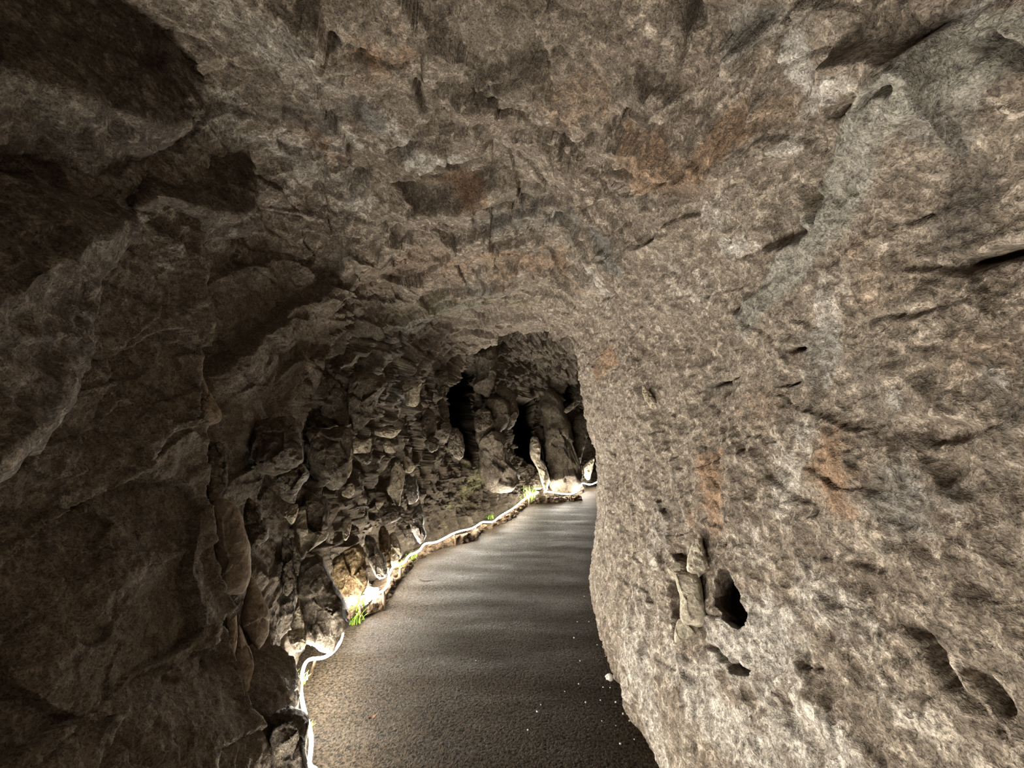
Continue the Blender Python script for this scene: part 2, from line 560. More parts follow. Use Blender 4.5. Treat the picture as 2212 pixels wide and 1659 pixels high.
# ---- broad relief
on_left = sstep(6.2, 4.6, TT)
on_right = sstep(NTC - 6.0, NTC - 4.8, TT)
on_ceil = 1 - np.maximum(on_left, on_right)
far_left = on_left * sstep(5.6, 6.4, QQ)           # the built-up lumpy rock beyond the near dark wall
chamber = sstep(10.3, 11.0, QQ)

low = fbm(P0 * 1.1, 3, 1)
DISP += 0.05 * low
W = P0 + 0.10 * np.stack([fbm(P0 * 2.2, 2, 11), fbm(P0 * 2.2, 2, 12), fbm(P0 * 2.2, 2, 13)], axis=1)
v1, e1_ = facets(W * np.array([2.2, 2.2, 3.2]), 1, 0.55)
v2, e2_ = facets(W * np.array([5.5, 5.5, 8.0]), 2, 0.6)
amp1 = 0.075 * on_ceil + 0.008 * on_right + 0.045 * on_left
amp2 = 0.028 * on_ceil + 0.006 * on_right + 0.016 * on_left
DISP += amp1 * v1 + amp2 * v2
DISP -= (0.008 * on_ceil + 0.002) * np.exp(-(e2_ / 0.05) ** 2)
# rugged built-up rock of the far left wall and the chamber: hanging flakes and knobs
rug = np.maximum(far_left, chamber)
Wz = P0 + 0.05 * np.stack([fbm(P0 * 5, 2, 21), fbm(P0 * 5, 2, 22), fbm(P0 * 5, 2, 23)], axis=1)
v3, e3_ = facets(Wz * np.array([6.5, 6.5, 2.2]), 4, 0.8)
v4, e4_ = facets(Wz * np.array([13.0, 13.0, 5.0]), 6, 0.8)
lowz = sstep(1.25, 0.7, P0[:, 2]) * sstep(7.6, 8.4, QQ)          # streaked, steep rock above the kerb
DISP += rug * (1 - 0.75 * lowz) * (0.11 * v3 + 0.028 * v4 + 0.035 * fbm(Wz * np.array([5.5, 5.5, 1.1]), 2, 29, ridged=True) - 0.05 * np.exp(-(e3_ / 0.10) ** 2))
DISP += rug * lowz * (0.05 * fbm(Wz * np.array([7.0, 7.0, 1.3]), 3, 25, ridged=True) + 0.015 * fbm(Wz * np.array([26.0, 26.0, 3.5]), 3, 27, ridged=True))
ATT['brown'] = np.maximum(0.8 * rug * sstep(2.2, 1.7, P0[:, 2]), 0.55 * on_left + 0.5 * on_left * sstep(1.3, .8, P0[:, 2]) * sstep(7.4, 8.2, QQ)).astype(np.float32)  # brown rock colour, deepened on the left wall to paint in shade
DISP -= 0.075 * rug
# grain of the rock
DISP += 0.012 * fbm(P0 * 6, 3, 61, ridged=True) * (0.6 + 0.6 * on_ceil)
DISP += on_right * (0.03 * fbm(P0 * np.array([2.4, 2.4, 1.2]), 3, 63) + 0.010 * fbm(P0 * 11, 3, 65, ridged=True))
DISP += 0.0065 * fbm(P0 * 24, 3, 71) + 0.0022 * fbm(P0 * 80, 2, 81)

# ---- the spots of single features, found on the relief so far
PXR = np.stack(project(P0 + N0 * DISP[:, None]), axis=-1)
SEEN = np.nonzero(FACING & (P0[:, 1] > 0.3) & (np.abs(PXR[:, 0] - 1106) < 1500) & (np.abs(PXR[:, 1] - 830) < 1200))[0]

# the near left wall ends in a long vertical edge; the rock behind it stands back
EDGE = [(425, 470), (432, 540), (440, 640), (455, 690), (434, 770), (427, 830), (440, 960), (455, 1100), (480, 1280), (495, 1380), (515, 1480), (535, 1530)]
_ei = []
for _x, _y in EDGE:
    _p, _n = anchor(_x, _y)
    _ei.append(int(np.argmin(((P0 - _p) ** 2).sum(1))))
_et, _eq = TT[_ei], QQ[_ei]
_o = np.argsort(_et)
q_edge = np.interp(TT, _et[_o], _eq[_o]) + 0.010 * perlin(P0 * 22, 3) + 0.006 * perlin(P0 * 60, 4)
_tt0, _tt1 = _et.min(), _et.max()
behind = sstep(0, 0.03, QQ - q_edge) * np.exp(-np.clip(QQ - q_edge, 0, 9) / 1.1) * on_left
behind *= sstep(_tt0 - 0.5, _tt0 + 0.3, TT) * sstep(_tt1 + 1.2, _tt1, TT)
DISP -= 0.17 * behind
DISP += 0.02 * np.exp(-((QQ - q_edge + .02) / 0.05) ** 2) * on_left * (QQ < q_edge)

# ceiling: shelves, cracks and arch ridges
ledge([(964, 222), (989, 201), (1061, 134), (1116, 118), (1192, 117)], 0.06, 0.2, -1)
crack([(1019, 189), (1116, 138), (1196, 121)], 0.012, 0.04)
crack([(897, 176), (905, 210), (930, 248)], 0.012, 0.04)
ledge([(833, 370), (922, 353), (1002, 328), (1080, 300)], 0.045, 0.12, 1)
hollow(772, 395, 0.09, 0.045, 0.06)
ridge([(640, 480), (677, 463), (719, 421), (770, 429), (833, 387)], 0.03, 0.03)
ledge([(837, 398), (897, 424), (968, 436), (1015, 418), (1048, 393), (1103, 355)], 0.06, 0.2, -1)
crack([(884, 475), (918, 482), (947, 497), (985, 507)], 0.010, 0.025)
ledge([(884, 480), (985, 509), (1023, 494), (1158, 427), (1240, 430)], 0.045, 0.16, -1)
ledge([(1061, 537), (1116, 515), (1158, 499)], 0.04, 0.14, -1)
ridge([(1175, 446), (1272, 442), (1327, 497), (1365, 560), (1382, 640), (1392, 720)], 0.04, 0.04)
ledge([(1175, 446), (1272, 442), (1327, 497), (1365, 560), (1382, 640), (1392, 720)], 0.035, 0.3, 1)
for H_, dp in (([(981, 205), (1061, 134), (1076, 155), (1008, 203)], .06), ([(837, 400), (900, 384), (1020, 364), (1100, 352), (1060, 388), (1010, 420), (960, 438), (895, 426)], .06),
               ([(749, 412), (770, 383), (816, 378), (790, 402), (762, 418)], .06), ([(905, 302), (955, 270), (1030, 262), (1022, 288), (960, 306), (930, 316)], .05),
               ([(1210, 322), (1250, 316), (1257, 330), (1225, 342)], .05), ([(640, 482), (700, 442), (732, 440), (700, 472)], .05),
               ([(1180, 95), (1215, 100), (1230, 120), (1190, 125)], .05), ([(1240, 108), (1285, 112), (1275, 135), (1245, 132)], .04),
               ([(820, 318), (905, 305), (880, 335), (840, 342)], .04), ([(1395, 375), (1470, 366), (1505, 372), (1440, 388)], .03)):
    hole(H_, dp, 0.035)
ridge([(749, 678), (859, 691), (922, 661), (1061, 615)], 0.025, 0.035)
ledge([(700, 690), (859, 694), (922, 664), (1061, 618), (1150, 600)], 0.05, 0.25, -1)
ledge([(800, 770), (922, 737), (1023, 699), (1124, 682), (1200, 700)], 0.05, 0.2, -1)
ledge([(430, 870), (500, 792), (572, 716), (669, 640), (711, 585), (740, 540), (800, 490)], 0.08, 0.3, -1, 0.035)
ridge([(640, 740), (700, 650), (760, 600)], 0.03, 0.03)
ledge([(1300, 413), (1427, 392), (1553, 371), (1735, 338)], 0.05, 0.22, 1, 0.01)
ledge([(694, -20), (700, 40), (704, 85), (728, 113)], 0.07, 0.12, -1)
crack([(704, 85), (728, 113)], 0.02, 0.05)
crack([(753, 100), (787, 130), (825, 144)], 0.008, 0.02)
crack([(1213, 328), (1255, 321), (1281, 294), (1340, 256), (1365, 250)], 0.010, 0.03)
hollow(1230, 326, 0.06, 0.03, 0.05)
crack([(1293, 351), (1382, 357), (1390, 374)], 0.008, 0.025)
crack([(1432, 382), (1470, 372), (1503, 366)], 0.012, 0.03)
crack([(840, 330), (880, 320), (905, 300), (960, 270)], 0.012, 0.03)
ledge([(905, 300), (955, 270), (1030, 265)], 0.04, 0.1, -1)
crack([(1448, 17), (1481, 30), (1519, 55)], 0.012, 0.035)
ledge([(1370, 120), (1400, 150), (1450, 180), (1500, 190)], 0.04, 0.15, -1)
# upper right: mortar-like fill and the broken corner under it
FILL = [(2130, 120), (2000, 190), (1912, 260), (1849, 359), (1785, 485), (1690, 600), (1616, 690)]
_pts, _nr = anchors(FILL)
_idx = near_idx(_pts, 0.25)
_d, _s, _p = polydist(_idx, _pts, _nr, 0.03)
_f = sstep(0.085, 0.05, _d)
ATT['mortar'][_idx] = np.maximum(ATT['mortar'][_idx], _f * 1.0)
DISP[_idx] += 0.018 * sstep(0.095, 0.04, _d)
hole([(1659, 426), (1633, 460), (1637, 550), (1690, 545), (1760, 510), (1735, 470), (1700, 440)], 0.07, 0.05)
hole([(1700, 400), (1755, 388), (1795, 420), (1770, 500), (1740, 470)], 0.05, 0.03)
crack([(1823, 219), (1870, 207), (1924, 169)], 0.010, 0.03)
crack([(1924, 211), (1958, 177), (2017, 148)], 0.008, 0.025)
ledge([(1790, 95), (1819, 89), (1958, 82), (1992, 84), (2080, 34), (2130, 20)], 0.07, 0.2, -1)
crack([(2030, 572), (2102, 565), (2199, 532), (2240, 520)], 0.012, 0.035)
ledge([(1930, 560), (2030, 574), (2102, 567), (2199, 534), (2260, 515)], 0.018, 0.2, 1)
hollow(2060, 470, 0.14, 0.16, 0.05)
crack([(2130, 70), (2180, 110), (2230, 160)], 0.01, 0.03)
# right wall slits and dents
crack([(1704, 755), (1739, 752)], 0.006, 0.03, 0)
crack([(1506, 847), (1547, 827), (1605, 810)], 0.008, 0.02)
crack([(1679, 837), (1749, 825)], 0.006, 0.02)
hollow(2035, 930, 0.09, 0.03, 0.035)
crack([(1880, 690), (2000, 660), (2100, 650)], 0.010, 0.012)
ledge([(1850, 900), (1960, 990), (2080, 1050), (2140, 1180), (2180, 1290)], 0.012, 0.2, -1, .02, .03)
ledge([(1640, 900), (1720, 1000), (1790, 1120), (1830, 1190)], 0.010, 0.15, 1, .02, .03)
hole([(1975, 1370), (2000, 1350), (2012, 1385), (1990, 1420), (1965, 1425)], 0.04, 0.03)
crack([(1950, 1350), (1985, 1372), (2030, 1430), (2060, 1500)], 0.010, 0.025)
crack([(2050, 1430), (2120, 1470), (2200, 1560)], 0.010, 0.02)
for _x, _y, _r in ((1500, 560, .02), (1530, 640, .02), (1640, 600, .015), (1585, 670, .03), (1310, 1090, .02), (1303, 1110, .02), (1655, 690, .02),
                   (1700, 1540, .05), (1620, 1500, .04), (1750, 1590, .05), (1880, 1200, .05), (1800, 1290, .03), (1690, 1250, .03), (1930, 1480, .03)):
    hollow(_x, _y, _r, _r * .7, _r * .5)
for L_ in ([(1340, 740), (1390, 860), (1420, 960), (1440, 1060)], [(1280, 480), (1350, 640), (1380, 800), (1410, 900)], [(1560, 930), (1640, 1010), (1700, 1130), (1750, 1200)],
           [(1720, 800), (1790, 960), (1900, 1120), (1980, 1300)], [(1470, 900), (1450, 1000), (1480, 1130)], [(1305, 1180), (1308, 1340), (1340, 1450)], [(1650, 1330), (1750, 1480), (1800, 1640)],
           [(1330, 640), (1370, 800), (1400, 1000), (1390, 1100)], [(1860, 740), (1960, 840), (2080, 900), (2200, 1010)], [(2000, 1180), (2080, 1300), (2120, 1450)]):
    ridge(L_, 0.045, 0.022, 0.05)
# the two dark holes and the pockets beside the pale column, low on the right wall
hole([(1555, 1230), (1572, 1228), (1585, 1260), (1598, 1300), (1612, 1335), (1606, 1352), (1588, 1356), (1555, 1340), (1543, 1310), (1546, 1262)], 0.4, 0.014, inward=True)
hole([(1437, 1250), (1455, 1250), (1476, 1290), (1480, 1330), (1464, 1352), (1462, 1388), (1452, 1378), (1446, 1330), (1438, 1290)], 0.07, 0.02)
hole([(1447, 1178), (1470, 1158), (1500, 1144), (1508, 1160), (1497, 1190), (1487, 1218), (1460, 1215), (1447, 1198)], 0.05, 0.015)
hole([(1566, 1430), (1585, 1423), (1600, 1436), (1617, 1440), (1614, 1458), (1590, 1459), (1571, 1453)], 0.09, 0.012)
crack([(1520, 1395), (1545, 1405), (1555, 1425), (1570, 1432)], 0.008, 0.02)
F1 = [(1419, 1074), (1431, 1095), (1443, 1110), (1449, 1140), (1449, 1180), (1443, 1201), (1431, 1231), (1437, 1243), (1401, 1231), (1395, 1171), (1410, 1119)]
F2 = [(1368, 1255), (1400, 1280), (1415, 1300), (1402, 1380), (1387, 1440), (1377, 1490), (1362, 1530), (1345, 1510), (1337, 1450), (1345, 1370), (1357, 1320)]
for F in (F1, F2):
    hole(F, -0.018, 0.02)
    _pts, _nr = anchors(F)
    _n = _nr.mean(0) / np.linalg.norm(_nr.mean(0))
    _idx = near_idx(_pts, 0.05)
    _d = in_poly(_idx, _pts, _n)
    ATT['lime_and_light'][_idx] = np.maximum(ATT['lime_and_light'][_idx], 0.36 * sstep(-0.01, 0.015, _d))
hole([(1425, 1165), (1440, 1170), (1441, 1200), (1430, 1228), (1421, 1200)], 0.03, 0.012)
# undulating drapery folds on the lower right wall
_lowr = on_right * sstep(1.5, 0.8, P0[:, 2]) * sstep(0.5, 1.2, P0[:, 1])
DISP += 0.012 * _lowr * perlin(P0 * np.array([7.0, 7.0, 1.2]), 91)
# dark caverns between the pillars of the far chamber
hole([(955, 785), (1018, 752), (1032, 800), (1026, 850), (1030, 900), (1026, 1000), (1005, 992), (972, 940), (960, 880), (952, 830)], 2.2, 0.03, far=4.85, inward=True)
hole([(1120, 862), (1162, 858), (1168, 920), (1178, 960), (1188, 1020), (1160, 1012), (1120, 985), (1110, 930)], 2.2, 0.05, far=5.6, inward=True)
hole([(1213, 852), (1250, 838), (1260, 880), (1222, 894)], 0.9, 0.05, far=5.6, inward=True)

# ---- stains, and patches that paint light and shade into the rock
for a in (('rust', 1530, 1065, 42, 110, 1, -.15), ('rust', 1825, 1020, 60, 110, 1, -.2), ('rust', 1600, 270, 130, 75, .9, .1), ('rust', 810, 130, 90, 60, .9, 0),
          ('rust', 850, 40, 60, 50, .7, 0), ('rust', 1310, 785, 30, 40, 1, 0), ('rust', 1010, 400, 110, 32, .8, -.2), ('rust', 1400, 380, 120, 30, .8, 0),
          ('rust', 690, 330, 90, 50, .6, 0), ('rust', 1250, 215, 120, 60, .45, 0), ('rust', 1850, 530, 50, 30, .6, 0), ('rust', 1900, 620, 120, 90, .4, 0),
          ('rust', 1130, 560, 130, 30, .7, 0), ('rust', 960, 580, 200, 30, .5, -.2), ('rust', 1545, 1140, 35, 40, .7, 0), ('rust', 1760, 1560, 50, 70, .5, 0),
          ('rust', 1630, 870, 100, 60, .45, 0), ('rust', 2100, 760, 140, 80, .4, 0),
          ('lime_and_light', 1735, 150, 65, 70, .9, .5), ('lime_and_light', 1850, 150, 50, 45, .8, 0), ('lime_and_light', 2070, 90, 35, 45, .9, 0), ('lime_and_light', 1640, 60, 70, 25, .6, -.5),
          ('lime_and_light', 830, 280, 70, 40, .8, -.4), ('lime_and_light', 770, 305, 35, 30, .7, 0), ('lime_and_light', 925, 335, 60, 18, .8, -.3), ('lime_and_light', 1590, 540, 45, 40, .8, 0),  # the flat ceiling facet's lit look is painted pale
          ('lime_and_light', 1790, 760, 25, 130, .7, 0), ('lime_and_light', 1740, 930, 40, 60, .5, 0), ('lime_and_light', 1940, 860, 40, 30, .7, .7), ('lime_and_light', 1540, 470, 60, 40, .5, 0),
          ('lime_and_light', 2140, 820, 40, 40, .6, 0), ('lime_and_light', 1700, 1040, 30, 120, .55, -.4), ('lime_and_light', 1700, 320, 60, 25, .6, 0), ('lime_and_light', 200, 330, 170, 40, .5, 0),
          ('lime_and_light', 640, 60, 60, 50, .6, 0), ('lime_and_light', 1290, 620, 30, 50, .5, .6), ('lime_and_light', 1800, 620, 60, 80, .4, 0), ('lime_and_light', 1660, 1420, 150, 180, .75, 0), ('lime_and_light', 1560, 1560, 120, 90, .7, 0), ('lime_and_light', 1400, 1560, 60, 60, .6, 0), ('lime_and_light', 1780, 1300, 110, 110, .5, 0), ('lime_and_light', 1600, 1180, 70, 70, .4, 0), ('lime_and_light', 1950, 1560, 120, 70, .4, 0),  # large pale patches brighten the low right wall in place of light
          ('lime_and_light', 1780, 1580, 200, 90, .75, 0), ('lime_and_light', 1420, 1330, 60, 200, .35, 0), ('lime_and_light', 1520, 620, 70, 60, .4, 0),
          ('stain_and_shade', 2050, 450, 110, 120, .8, 0), ('stain_and_shade', 1590, 110, 70, 60, .6, 0), ('stain_and_shade', 640, 235, 110, 45, .7, 0), ('stain_and_shade', 790, 255, 60, 40, .7, 0),
          ('stain_and_shade', 1470, 420, 60, 40, .6, 0), ('stain_and_shade', 1390, 430, 50, 30, .6, 0), ('stain_and_shade', 1480, 680, 40, 30, .4, 0), ('stain_and_shade', 1880, 810, 60, 80, .6, -.5),
          ('stain_and_shade', 1570, 830, 70, 20, .6, 0), ('stain_and_shade', 2190, 900, 40, 60, .8, 0), ('stain_and_shade', 1910, 270, 80, 60, .3, 0), ('stain_and_shade', 1450, 1110, 30, 60, .5, 0),
          ('stain_and_shade', 1910, 910, 80, 60, .45, 0), ('stain_and_shade', 1700, 470, 60, 50, .6, 0), ('stain_and_shade', 1430, 150, 60, 50, .5, .4), ('stain_and_shade', 1760, 410, 40, 50, .6, 0),  # shade in the broken corner's recess is painted dark
          ('stain_and_shade', 2080, 30, 100, 40, .6, 0), ('stain_and_shade', 1300, 870, 20, 50, .5, 0),
          ('slate', 1200, 470, 110, 30, .9, .1), ('slate', 1320, 540, 45, 60, .9, .8), ('slate', 850, 850, 60, 40, .8, 0), ('slate', 2000, 1100, 110, 100, .8, 0),
          ('slate', 1900, 1080, 60, 50, .7, 0), ('slate', 2050, 240, 130, 90, .7, 0), ('slate', 760, 230, 90, 50, .6, 0), ('slate', 1780, 800, 35, 80, .6, 0),
          ('slate', 900, 690, 60, 30, .7, -.3), ('slate', 1050, 620, 50, 20, .7, -.3), ('slate', 1720, 1390, 50, 50, .4, 0), ('slate', 1460, 560, 60, 40, .4, 0),
          ('brown', 1280, 120, 240, 120, .5, 0), ('brown', 1050, 60, 160, 60, .4, 0), ('brown', 950, 400, 200, 40, .5, -.2), ('brown', 900, 200, 150, 60, .35, 0), ('brown', 1050, 700, 250, 50, .4, -.2),  # brown patches paint the middle of the ceiling into shade
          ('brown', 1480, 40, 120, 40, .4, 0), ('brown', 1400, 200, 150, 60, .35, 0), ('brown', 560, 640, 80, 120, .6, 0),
          ('lime_and_light', 620, 330, 90, 130, .6, 0), ('lime_and_light', 600, 130, 90, 70, .5, 0), ('lime_and_light', 520, 60, 70, 60, .5, 0),  # pale patches stand in for light on the left shoulder
          ('algae', 960, 640, 180, 30, .45, -.2), ('algae', 1060, 1020, 60, 40, .6, 0)):
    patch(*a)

# keep the shell out of the walking space near the camera and build its pieces
V = P0 + N0 * DISP[:, None] + DVEC
VG = V.reshape(NS, NT, 3)

def grid_piece(name, i0, i1, j0, j1, mat):
    sub = VG[i0:i1, j0:j1]
    n, m = sub.shape[:2]
    a = np.arange(n * m).reshape(n, m)
    F = np.stack([a[:-1, :-1], a[1:, :-1], a[1:, 1:], a[:-1, 1:]], axis=-1).reshape(-1, 4)
    me = make_mesh(name, sub.reshape(-1, 3), F, mat)
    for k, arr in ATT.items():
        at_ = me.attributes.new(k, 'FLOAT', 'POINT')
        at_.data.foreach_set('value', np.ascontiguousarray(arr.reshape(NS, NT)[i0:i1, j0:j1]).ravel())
    return tag(link(name, me), kind='structure')

jl = int(np.searchsorted(TS, T_LEFT))
jr = int(np.searchsorted(TS, T_RIGHT))
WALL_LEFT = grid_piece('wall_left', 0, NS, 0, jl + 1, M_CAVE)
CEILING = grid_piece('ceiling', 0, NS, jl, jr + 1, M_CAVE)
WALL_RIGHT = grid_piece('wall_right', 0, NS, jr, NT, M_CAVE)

# ---------------------------------------------------------------- floor
def build_floor():
    xs = np.linspace(-2.2, 6.0, 330)
    ys = np.linspace(-3.3, 10.5, 420)
    X, Y = np.meshgrid(xs, ys, indexing='ij')
    P = np.stack([X, Y, np.zeros_like(X)], axis=-1).reshape(-1, 3)
    P[:, 2] = 0.006 * fbm(P * 0.9, 3, 91)
    a = np.arange(P.shape[0]).reshape(len(xs), len(ys))
    F = np.stack([a[:-1, :-1], a[1:, :-1], a[1:, 1:], a[:-1, 1:]], axis=-1).reshape(-1, 4)
    return tag(link('floor', make_mesh('floor', P, F, M_FLOOR)), kind='structure')

build_floor()

# ---------------------------------------------------------------- rope light
ROPE_PX = [(666, 1700), (668, 1650), (672, 1590), (656, 1530), (650, 1490), (655, 1445), (668, 1425), (700, 1420), (722, 1405), (737, 1380),
           (744, 1340), (752, 1310), (775, 1292), (820, 1280), (838, 1262), (840, 1242), (850, 1225), (872, 1215), (884, 1200), (905, 1190),
           (918, 1175), (945, 1170), (985, 1150), (1020, 1141), (1042, 1128), (1065, 1127), (1080, 1115), (1110, 1097), (1130, 1080),
           (1148, 1068), (1180, 1062), (1215, 1067), (1238, 1066), (1250, 1056), (1258, 1044), (1275, 1047), (1292, 1040)]
ROPE_Z = 0.12
rope_pts = [np.array([-0.98, -1.6, .06]), np.array([-0.96, -0.8, .06]), np.array([-0.95, 0.0, .06]), np.array([-0.95, 0.7, .06]), np.array([-0.92, 1.1, .07])] + [onz(x, y, ROPE_Z) for x, y in ROPE_PX]

def tube(pts, rad, n=10, sub=6):
    pts = np.array(pts)
    q = np.linspace(0, len(pts) - 1, (len(pts) - 1) * sub + 1)
    c = catmull(pts, q)
    t = np.gradient(c, axis=0)
    t /= np.linalg.norm(t, axis=1, keepdims=True)
    up = np.array([0.01, 0.02, 1.0]) if abs(t[:, 2]).mean() < 0.8 else np.array([1.0, 0.02, 0.0])
    s = np.cross(t, up)
    s /= np.linalg.norm(s, axis=1, keepdims=True) + 1e-9
    b = np.cross(s, t)
    ang = np.linspace(0, 2 * math.pi, n, endpoint=False)
    r = np.asarray(rad, float)
    r = np.full(len(c), float(r)) if r.ndim == 0 else np.interp(q, np.linspace(0, len(pts) - 1, len(r)), r)
    V = c[:, None, :] + r[:, None, None] * (np.cos(ang)[None, :, None] * s[:, None, :] + np.sin(ang)[None, :, None] * b[:, None, :])
    a = np.arange(len(c) * n).reshape(len(c), n)
    F = np.stack([a[:-1], a[1:], np.roll(a[1:], -1, axis=1), np.roll(a[:-1], -1, axis=1)], axis=-1).reshape(-1, 4)
    caps = []
    for row, flip in ((a[0], 1), (a[-1], 0)):
        for k in range(1, n - 2, 2):
            qd = [row[0], row[k], row[k + 1], row[min(k + 2, n - 1)]]
            caps.append(qd[::-1] if flip else qd)
    F = np.concatenate([F, np.array(caps)])
    return V.reshape(-1, 3), F

# a lamp tube that shines towards the path and up; its back is dimmed to keep the left wall dark
ROPE_N = 18
V_, F_ = tube(rope_pts, 0.008, ROPE_N, 4)
_k = np.arange(len(F_)) % ROPE_N
_ring = np.arange(len(F_)) < (len(V_) // ROPE_N - 1) * ROPE_N
_ang = (_k + 0.5) * 360.0 / ROPE_N
_ang = np.where(_ang > 180, _ang - 360, _ang)
_front = _ring & (_ang > -10) & (_ang < 90)
rope = bpy.data.objects.new('rope_light', None)
COL.objects.link(rope)
rope.location = rope_pts[10]
tag(rope, 'glowing white rope light strung along the left edge of the path', 'rope light')

def rope_part(name, sel, mat):
    used, inv = np.unique(F_[sel], return_inverse=True)
    o = link(name, make_mesh(name, V_[used] - rope_pts[10], inv.reshape(-1, 4), mat), rope)
    return o

rope_part('light_strip', _front, M_ROPE)
rope_part('dim_back', ~_front, M_ROPE_BACK)
# extra glowing loops added to brighten the rock beside the rope
def add_glow_loop(cx, cy, z, rx, ry, turns):
    c = onz(cx, cy, z)
    P = []
    for k in range(int(10 * turns) + 1):
        a = k * 2 * math.pi / 10
        P.append(c + np.array([rx * math.cos(a) * (1 + .1 * math.sin(a * 1.7)), ry * math.sin(a), .012 * k / 10 + .01 * math.sin(a * 2.3)]))
    v, f = tube(P, 0.008, 10, 3)
    link('added_glow_loop', make_mesh('added_glow_loop', v - rope_pts[10], f, M_LOOP), rope)
add_glow_loop(800, 1278, .13, .055, .035, 1.6)
add_glow_loop(1250, 1050, .14, .06, .06, 1.6)

# ---------------------------------------------------------------- kerb of earth and rubble under the rope
KERB_PX = [(742, 1356), (765, 1344), (795, 1330), (826, 1314), (846, 1285), (864, 1256), (880, 1235), (905, 1210), (948, 1188), (981, 1177), (1031, 1164),
           (1042, 1150), (1079, 1134), (1109, 1119), (1124, 1105), (1142, 1091), (1179, 1086), (1209, 1085), (1233, 1083), (1257, 1080)]

def build_kerb():
    pts = np.array([onz(x, y, 0.0) for x, y in KERB_PX])
    q = np.linspace(0, len(pts) - 1, 420)
    c = catmull(pts, q)
    t = np.gradient(c, axis=0)
    t /= np.linalg.norm(t, axis=1, keepdims=True)
    nrm = np.stack([-t[:, 1], t[:, 0], 0 * t[:, 0]], axis=1)         # away from the path
    prof = [(-0.012, -0.05), (0.0, 0.0), (0.008, 0.025), (0.02, 0.05), (0.04, 0.068), (0.065, 0.075), (0.10, 0.07), (0.15, 0.05), (0.22, 0.02), (0.28, -0.04)]
    u = np.linspace(0, len(prof) - 1, 36)
    pr = catmull(np.array(prof), u)
    V = c[:, None, :] + nrm[:, None, :] * pr[None, :, :1] + np.array([0, 0, 1.0]) * pr[None, :, 1:]
    n, m = V.shape[:2]
    V = V.reshape(-1, 3)
    k = 0.028 * facets(V * np.array([14, 14, 16.0]), 3, 0.7)[0] + 0.012 * fbm(V * 22, 3, 15)
    side = np.repeat(nrm, m, axis=0)
    V = V - side * k[:, None] + np.array([0, 0, 0.5]) * k[:, None]
    a = np.arange(n * m).reshape(n, m)
    F = np.stack([a[:-1, :-1], a[1:, :-1], a[1:, 1:], a[:-1, 1:]], axis=-1).reshape(-1, 4)
    tag(link('trim_1', make_mesh('trim_1', V, F, M_EARTH)), kind='structure')

build_kerb()

# ---------------------------------------------------------------- single stones built from their outlines
def view_axes(c):
    f = c - np.array([0, 0, CAM_Z])
    f /= np.linalg.norm(f)
    r = np.cross(f, np.array([0, 0, 1.0]))
    r /= np.linalg.norm(r)
    return r, np.cross(r, f), f

